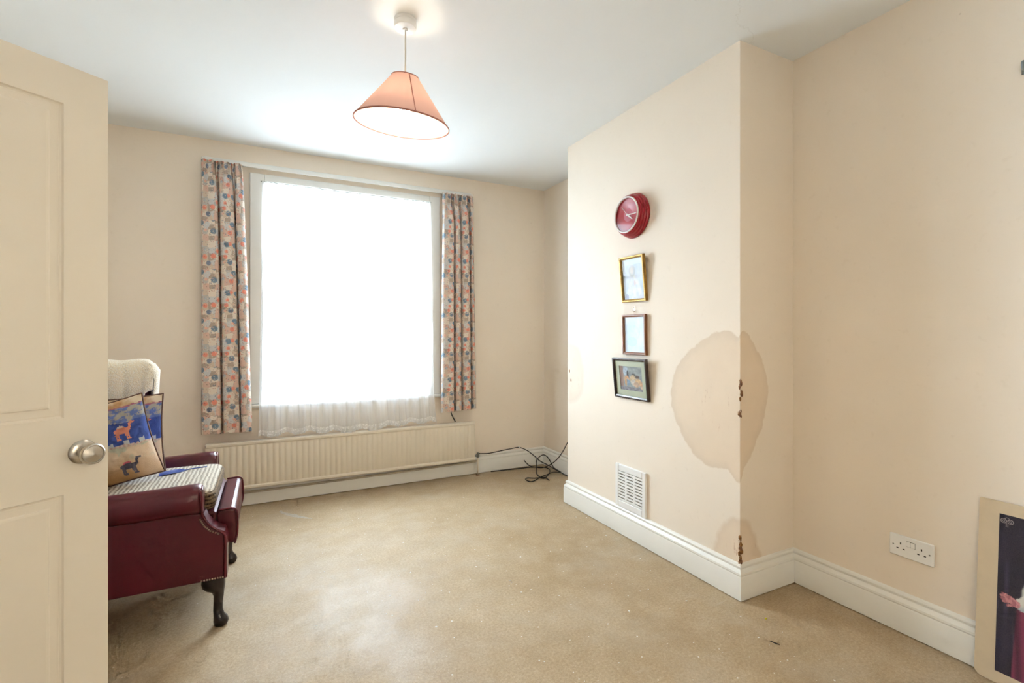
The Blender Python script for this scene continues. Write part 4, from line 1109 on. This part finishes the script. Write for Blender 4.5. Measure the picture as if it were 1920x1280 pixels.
# loose tweed seat pad
pad = thing('seat_pad', 'oatmeal ribbed tweed seat pad on the armchair', 'seat cushion', (-.46, 2.711, .47))
PX0, PX1, PY0, PY1 = -.735, -.205, AY0 + .098, AY1 - .096
def padloft(x0, x1, y0, y1, prof):
    rings = []
    for z, ins in prof:
        rg = []; a0, a1, b0, b1 = x0 + ins, x1 - ins, y0 + ins, y1 - ins; rr = .045
        for cx_, cy__, st_ in ((a1 - rr, b1 - rr, 0), (a0 + rr, b1 - rr, 90), (a0 + rr, b0 + rr, 180), (a1 - rr, b0 + rr, 270)):
            for k in range(6):
                a = R(st_ + 18 * k); rg.append((cx_ + rr * math.cos(a), cy__ + rr * math.sin(a), z))
        rings.append(rg)
    return MB().loft(rings)
m = padloft(PX0, PX1, PY0, PY1, [(.470, .012), (.476, .004), (.505, -.002), (.538, -.001), (.547, .008)]); m.build('knitted_border', 'knit', pad, world=True, smooth=True, angle=50)
m = padloft(PX0, PX1, PY0, PY1, [(.544, .008), (.549, .008), (.555, .014), (.561, .03), (.565, .07), (.568, .14)]); m.build('woven_top', 'tweed', pad, world=True, smooth=True, angle=60)

# fleece throw draped over the far wing and top of the chair back
fl = thing('fleece_throw', 'cream fleece throw draped over the back of the armchair', 'throw', (-.70, 2.75, .90))
def drape(profile_pts, name, y_of, jit):
    pass
m = MB(); m.uv = None
yw0, yw1 = AY1 - .085, AY1 - .020
prof_ = []                                                   # section across the wing: inner side, over top, outer side
for k in range(9): prof_.append((yw0 - .010, .885 + .021 * k))
prof_ += [(yw0 - .009, 1.080), (yw0 + .000, 1.098), (yw0 + .018, 1.106), (yw1 - .018, 1.106), (yw1 + .002, 1.098), (yw1 + .010, 1.080)]
for k in range(7): prof_.append((yw1 + .011, 1.05 - .025 * k))
nxs = 34; grid = []
for i in range(nxs + 1):
    s = i / nxs; x = -.905 + (-.500 + .905) * s
    colm = []
    for j, (y, z) in enumerate(prof_):
        t = j / (len(prof_) - 1)
        inner = clamp01(1 - j / 9)
        fold = .026 * math.sin(s * 21 + 1.4 - 1.6 * (1 - inner) * (s - .7) * 4) * (.45 + .6 * inner) if j < 10 else 0.
        yy = y - abs(fold) * 1.3 - .004
        zz = z
        if j < 9: zz = z - inner * (.055 * math.sin(s * math.pi * 1.2 + .2) - .02) + .008 * math.sin(s * 21)
        if j >= 9 and j < 15: zz += .003 * math.sin(s * 17)
        # rounded front upper corner
        drop = smooth01(.86, 1., s) ** 2 * .035 if z > 1.0 else 0.
        xx = x - (.012 * (1 - (z - .9) / .2) if s > .9 else 0)
        colm.append((xx, yy, zz - drop))
    grid.append(colm)
for c_ in grid: m.v += c_
n_ = len(prof_)
for i in range(nxs):
    for j in range(n_ - 1):
        a = i * n_ + j; m.f.append((a, a + 1, a + n_ + 1, a + n_))
# front edge turned around the wing front
o = m.build('wing_drape', 'fleece', fl, smooth=True, world=True)
so = o.modifiers.new('thickness', 'SOLIDIFY'); so.thickness = .008; so.offset = -1
ss = o.modifiers.new('smooth', 'SUBSURF'); ss.levels = 1; ss.render_levels = 1
# turned edge along the front of the wing
m = MB(); rings = []
for k in range(12):
    z = .885 + (1.085 - .885) * k / 11
    x = -.504 - .010 * (1 - k / 11) - (.012 if k > 9 else 0) * (k - 9)
    rings.append([(x + .013 * math.cos(a), (yw0 + yw1) / 2 + .046 * math.sin(a), z) for a in [q * 2 * math.pi / 16 for q in range(16)]])
m.loft(rings); m.build('turned_edge', 'fleece', fl, smooth=True, world=True, angle=60)
m = slab([(-.905, .82, .20), (-.915, 1.00, .165), (-.925, 1.075, .14), (-.925, 1.100, .10), (-.925, 1.108, .03)], AY0 + .09, AY1 - .10, .15)
m.build('back_drape', 'fleece', fl, smooth=True, world=True, angle=60)

# ------------------------------------------------------------------ tapestry cushions
CB, CO, CG, CT, CC = (.012, .050, .30), (.70, .24, .15), (.36, .34, .29), (.44, .235, .085), (.72, .60, .44)
def camel(u, v, cx_, cy__, s, body, saddle):
    x, y = (u - cx_) / s, (v - cy__) / s
    if math.hypot((x) / .9, (y + .0) / .42) < 1: return body
    if math.hypot((x + .05) / .45, (y - .35) / .38) < 1: return saddle
    if -.02 < y < .95 and abs(x - (.85 + .25 * y)) < .16: return body
    if math.hypot((x - 1.25) / .3, (y - .95) / .16) < 1: return body
    for lx in (-.62, -.40, .45, .68):
        if -1.25 < y < 0 and abs(x - lx - .08 * math.sin(y * 3)) < .10: return body
    return None
def tap(u, v):
    wv = v + .012 * math.sin(u * 17) + .02 * fbm(u * 6, v * 6, 2)
    if wv > .90: return lerp(CT, CC, clamp01(.35 + fbm(u * 7, v * 7, 5)))
    if .885 < wv <= .90: return (.30, .09, .16)
    if wv > .70:
        k = fbm(u * 9, v * 9, 8)
        c = CG if k < .10 else (.10, .13, .30)
        if u > .62: c = lerp(CG, (.08, .14, .40), smooth01(-.12, .2, fbm(u * 16, v * 16, 3)))
        elif u < .35 and wv < .82: c = (.30, .30, .28)
        else: c = lerp(c, (.20, .155, .085), .55)
        return c
    if wv > .43:
        for cx_, s in ((.14, .095), (.75, .085)):
            c = camel(u, v, cx_, .60, s, CO, (.72, .55, .45))
            if c: return c
        if .43 < wv < .475 and math.sin(u * 43) > .55: return (.50, .54, .58)
        return lerp(CB, (.02, .075, .40), clamp01(.5 + fbm(u * 12, v * 12, 4)))
    if wv > .405: return lerp((.52, .35, .30), (.60, .52, .44), .5 + .5 * math.sin(u * 160))
    c = camel(u, v, .72, .17, .085, (.085, .085, .13), (.50, .09, .13))
    if c: return c
    c = camel(u, v, .12, .15, .085, (.085, .085, .13), (.30, .09, .13))
    if c: return c
    c = lerp(CT, CC, smooth01(.05, .40, v) * .9)
    c = lerp(c, (.72, .55, .40), smooth01(.70, .95, u) * .8)
    k = fbm(u * 8, v * 8, 1)
    if v > .22: c = lerp(c, (.48, .50, .38), smooth01(-.02, .22, k) * smooth01(.20, .34, v))
    return c
def cushion(name, label, loc, rx, rz, roll, w, h, th):
    root = thing(name, label, 'cushion', loc)
    root.rotation_euler = Euler((rx, roll, rz), 'ZYX') if False else (rx, roll, rz)
    def surf(i, j, n, sgn):
        u, v = i / n, j / n
        a, b = 2 * u - 1, 2 * v - 1
        puff = ((1 - a ** 4) * (1 - b ** 4)) ** .65
        pin = 1 - .06 * (1 - b * b) * abs(a) - 0.0
        pinv = 1 - .06 * (1 - a * a) * abs(b)
        wr = .008 * fbm(u * 5, v * 5, 3) * (1 - a ** 4) * (1 - b ** 4)
        return (a * w / 2 * pin, sgn * (th / 2 * puff + wr), h / 2 + b * h / 2 * pinv)
    n = 96
    f = MB(); f.col = []
    for j in range(n + 1):
        for i in range(n + 1): f.v.append(surf(i, j, n, -1))
    for j in range(n):
        for i in range(n):
            a = j * (n + 1) + i; f.f.append((a, a + 1, a + n + 2, a + n + 1)); f.col.append(tap((i + .5) / n, (j + .5) / n))
    f.build('front_cover', 'tapestry', root, smooth=True)
    n = 24; f = MB(); f.col = []
    for j in range(n + 1):
        for i in range(n + 1): f.v.append(surf(i, j, n, 1))
    for j in range(n):
        for i in range(n):
            a = j * (n + 1) + i; f.f.append((a, a + n + 1, a + n + 2, a + 1)); f.col.append(CB)
    f.build('back_cover', 'tapestry', root, smooth=True)
    pts = [surf(i, 0, 24, 0) for i in range(24)] + [surf(24, j, 24, 0) for j in range(24)] + [surf(24 - i, 24, 24, 0) for i in range(24)] + [surf(0, 24 - j, 24, 0) for j in range(25)]
    pp = MB(); pp.tube(pts, .0042, 7); pp.build('piping', 'cushpipe', root, smooth=True)
    return root
mats['cushpipe'] = M('brown_cushion_piping', (.13, .065, .04), .7, bump=.2)
cushion('tapestry_cushion', 'tapestry cushion with camels, standing on the tweed seat pad', (-.615, 2.675, .558), R(-14), R(8), R(-14), .40, .375, .11)
cushion('tapestry_cushion', 'matching camel tapestry cushion tucked behind the front one', (-.632, 2.860, .560), R(-8), R(4), R(-2), .37, .375, .08)
rb_ = thing('cloth_tie', 'blue cloth tie with thin cord lying on the seat pad', 'cloth tie', (-.36, 2.80, .57))
m = MB()
rings = []
for x, y, w_, z in ((-.455, 2.775, .018, .572), (-.43, 2.785, .026, .578), (-.40, 2.80, .026, .577), (-.375, 2.812, .014, .574), (-.362, 2.818, .004, .571)):
    rings.append([(x, y - w_, z - .004), (x, y, z + .008), (x, y + w_, z - .004), (x, y, z - .006)])
m.loft(rings); m.build('cloth', 'bluecloth', rb_, smooth=True, world=True, angle=60)
m = MB(); m.tube([(-.365, 2.817, .572), (-.335, 2.835, .572), (-.30, 2.845, .571), (-.275, 2.862, .569)], .0025, 6, 5); m.build('cord', 'bluecloth', rb_, smooth=True, world=True)

# ------------------------------------------------------------------ bits on the floor
fl_ = MB(); rn = random.Random(21)
for k in range(330):
    if rn.random() < .6: x, y = rn.gauss(1.15, .55), rn.gauss(1.9, .7)
    else: x, y = rn.uniform(-.1, 2.2), rn.uniform(.5, 3.9)
    if not (-.1 < x < 1.92) or not (.3 < y < 3.93): continue
    r = rn.uniform(.0012, .0045) * (1.7 if rn.random() < .1 else 1); a0 = rn.uniform(0, 6)
    n = rn.randint(4, 6)
    ringb = [(x + r * rn.uniform(.5, 1.1) * math.cos(a0 + q * 2 * math.pi / n), y + r * rn.uniform(.5, 1.1) * math.sin(a0 + q * 2 * math.pi / n)) for q in range(n)]
    fl_.loft([[(p, q, .0002) for p, q in ringb], [(p, q, .0010) for p, q in ringb]])
o = fl_.build('paint_flakes', 'paper'); o['kind'] = 'stuff'; tag(o, 'white paint flakes scattered over the bare floor', 'paint flakes')
sm_ = MB(); rings = []
for k in range(12):
    t = k / 11; x = .074 + (.263 - .074) * t; y = 3.743 - .15 * t ** .6 - .10 * t; w_ = .016 * math.sin(math.pi * min(1, .25 + t * .75)) * rn.uniform(.7, 1.2) + .003
    rings.append([(x - .6 * w_, y - w_, .0003), (x - .3 * w_, y - .5 * w_, .0016), (x + .4 * w_, y + .6 * w_, .0016), (x + .6 * w_, y + w_, .0003)])
sm_.loft(rings); tag(sm_.build('plaster_smear', 'smear'), 'pale smear of dried plaster on the floor in front of the radiator', 'plaster smear')
for nm, lab, x, y, mt, sx, sy, sz, rz in (('plastic_crumb', 'tiny yellow plastic crumb on the floor by the chimney corner', 1.925, 1.379, 'yellow', .006, .004, .004, .4),
                                          ('wood_splinter', 'thin dark splinter on the floor near the leaning photograph', 1.805, 1.256, 'dark', .020, .003, .003, 1.9)):
    m = MB(); m.lathe([(0, 0), (.7, .05), (1., .4), (.8, .8), (.3, 1.), (0, 1.)], 9, Matrix.Translation((x, y, 0)) @ Matrix.Rotation(rz, 4, 'Z') @ Matrix.Diagonal((sx, sy, sz, 1)))
    tag(m.build(nm, mt, smooth=True), lab, 'debris')
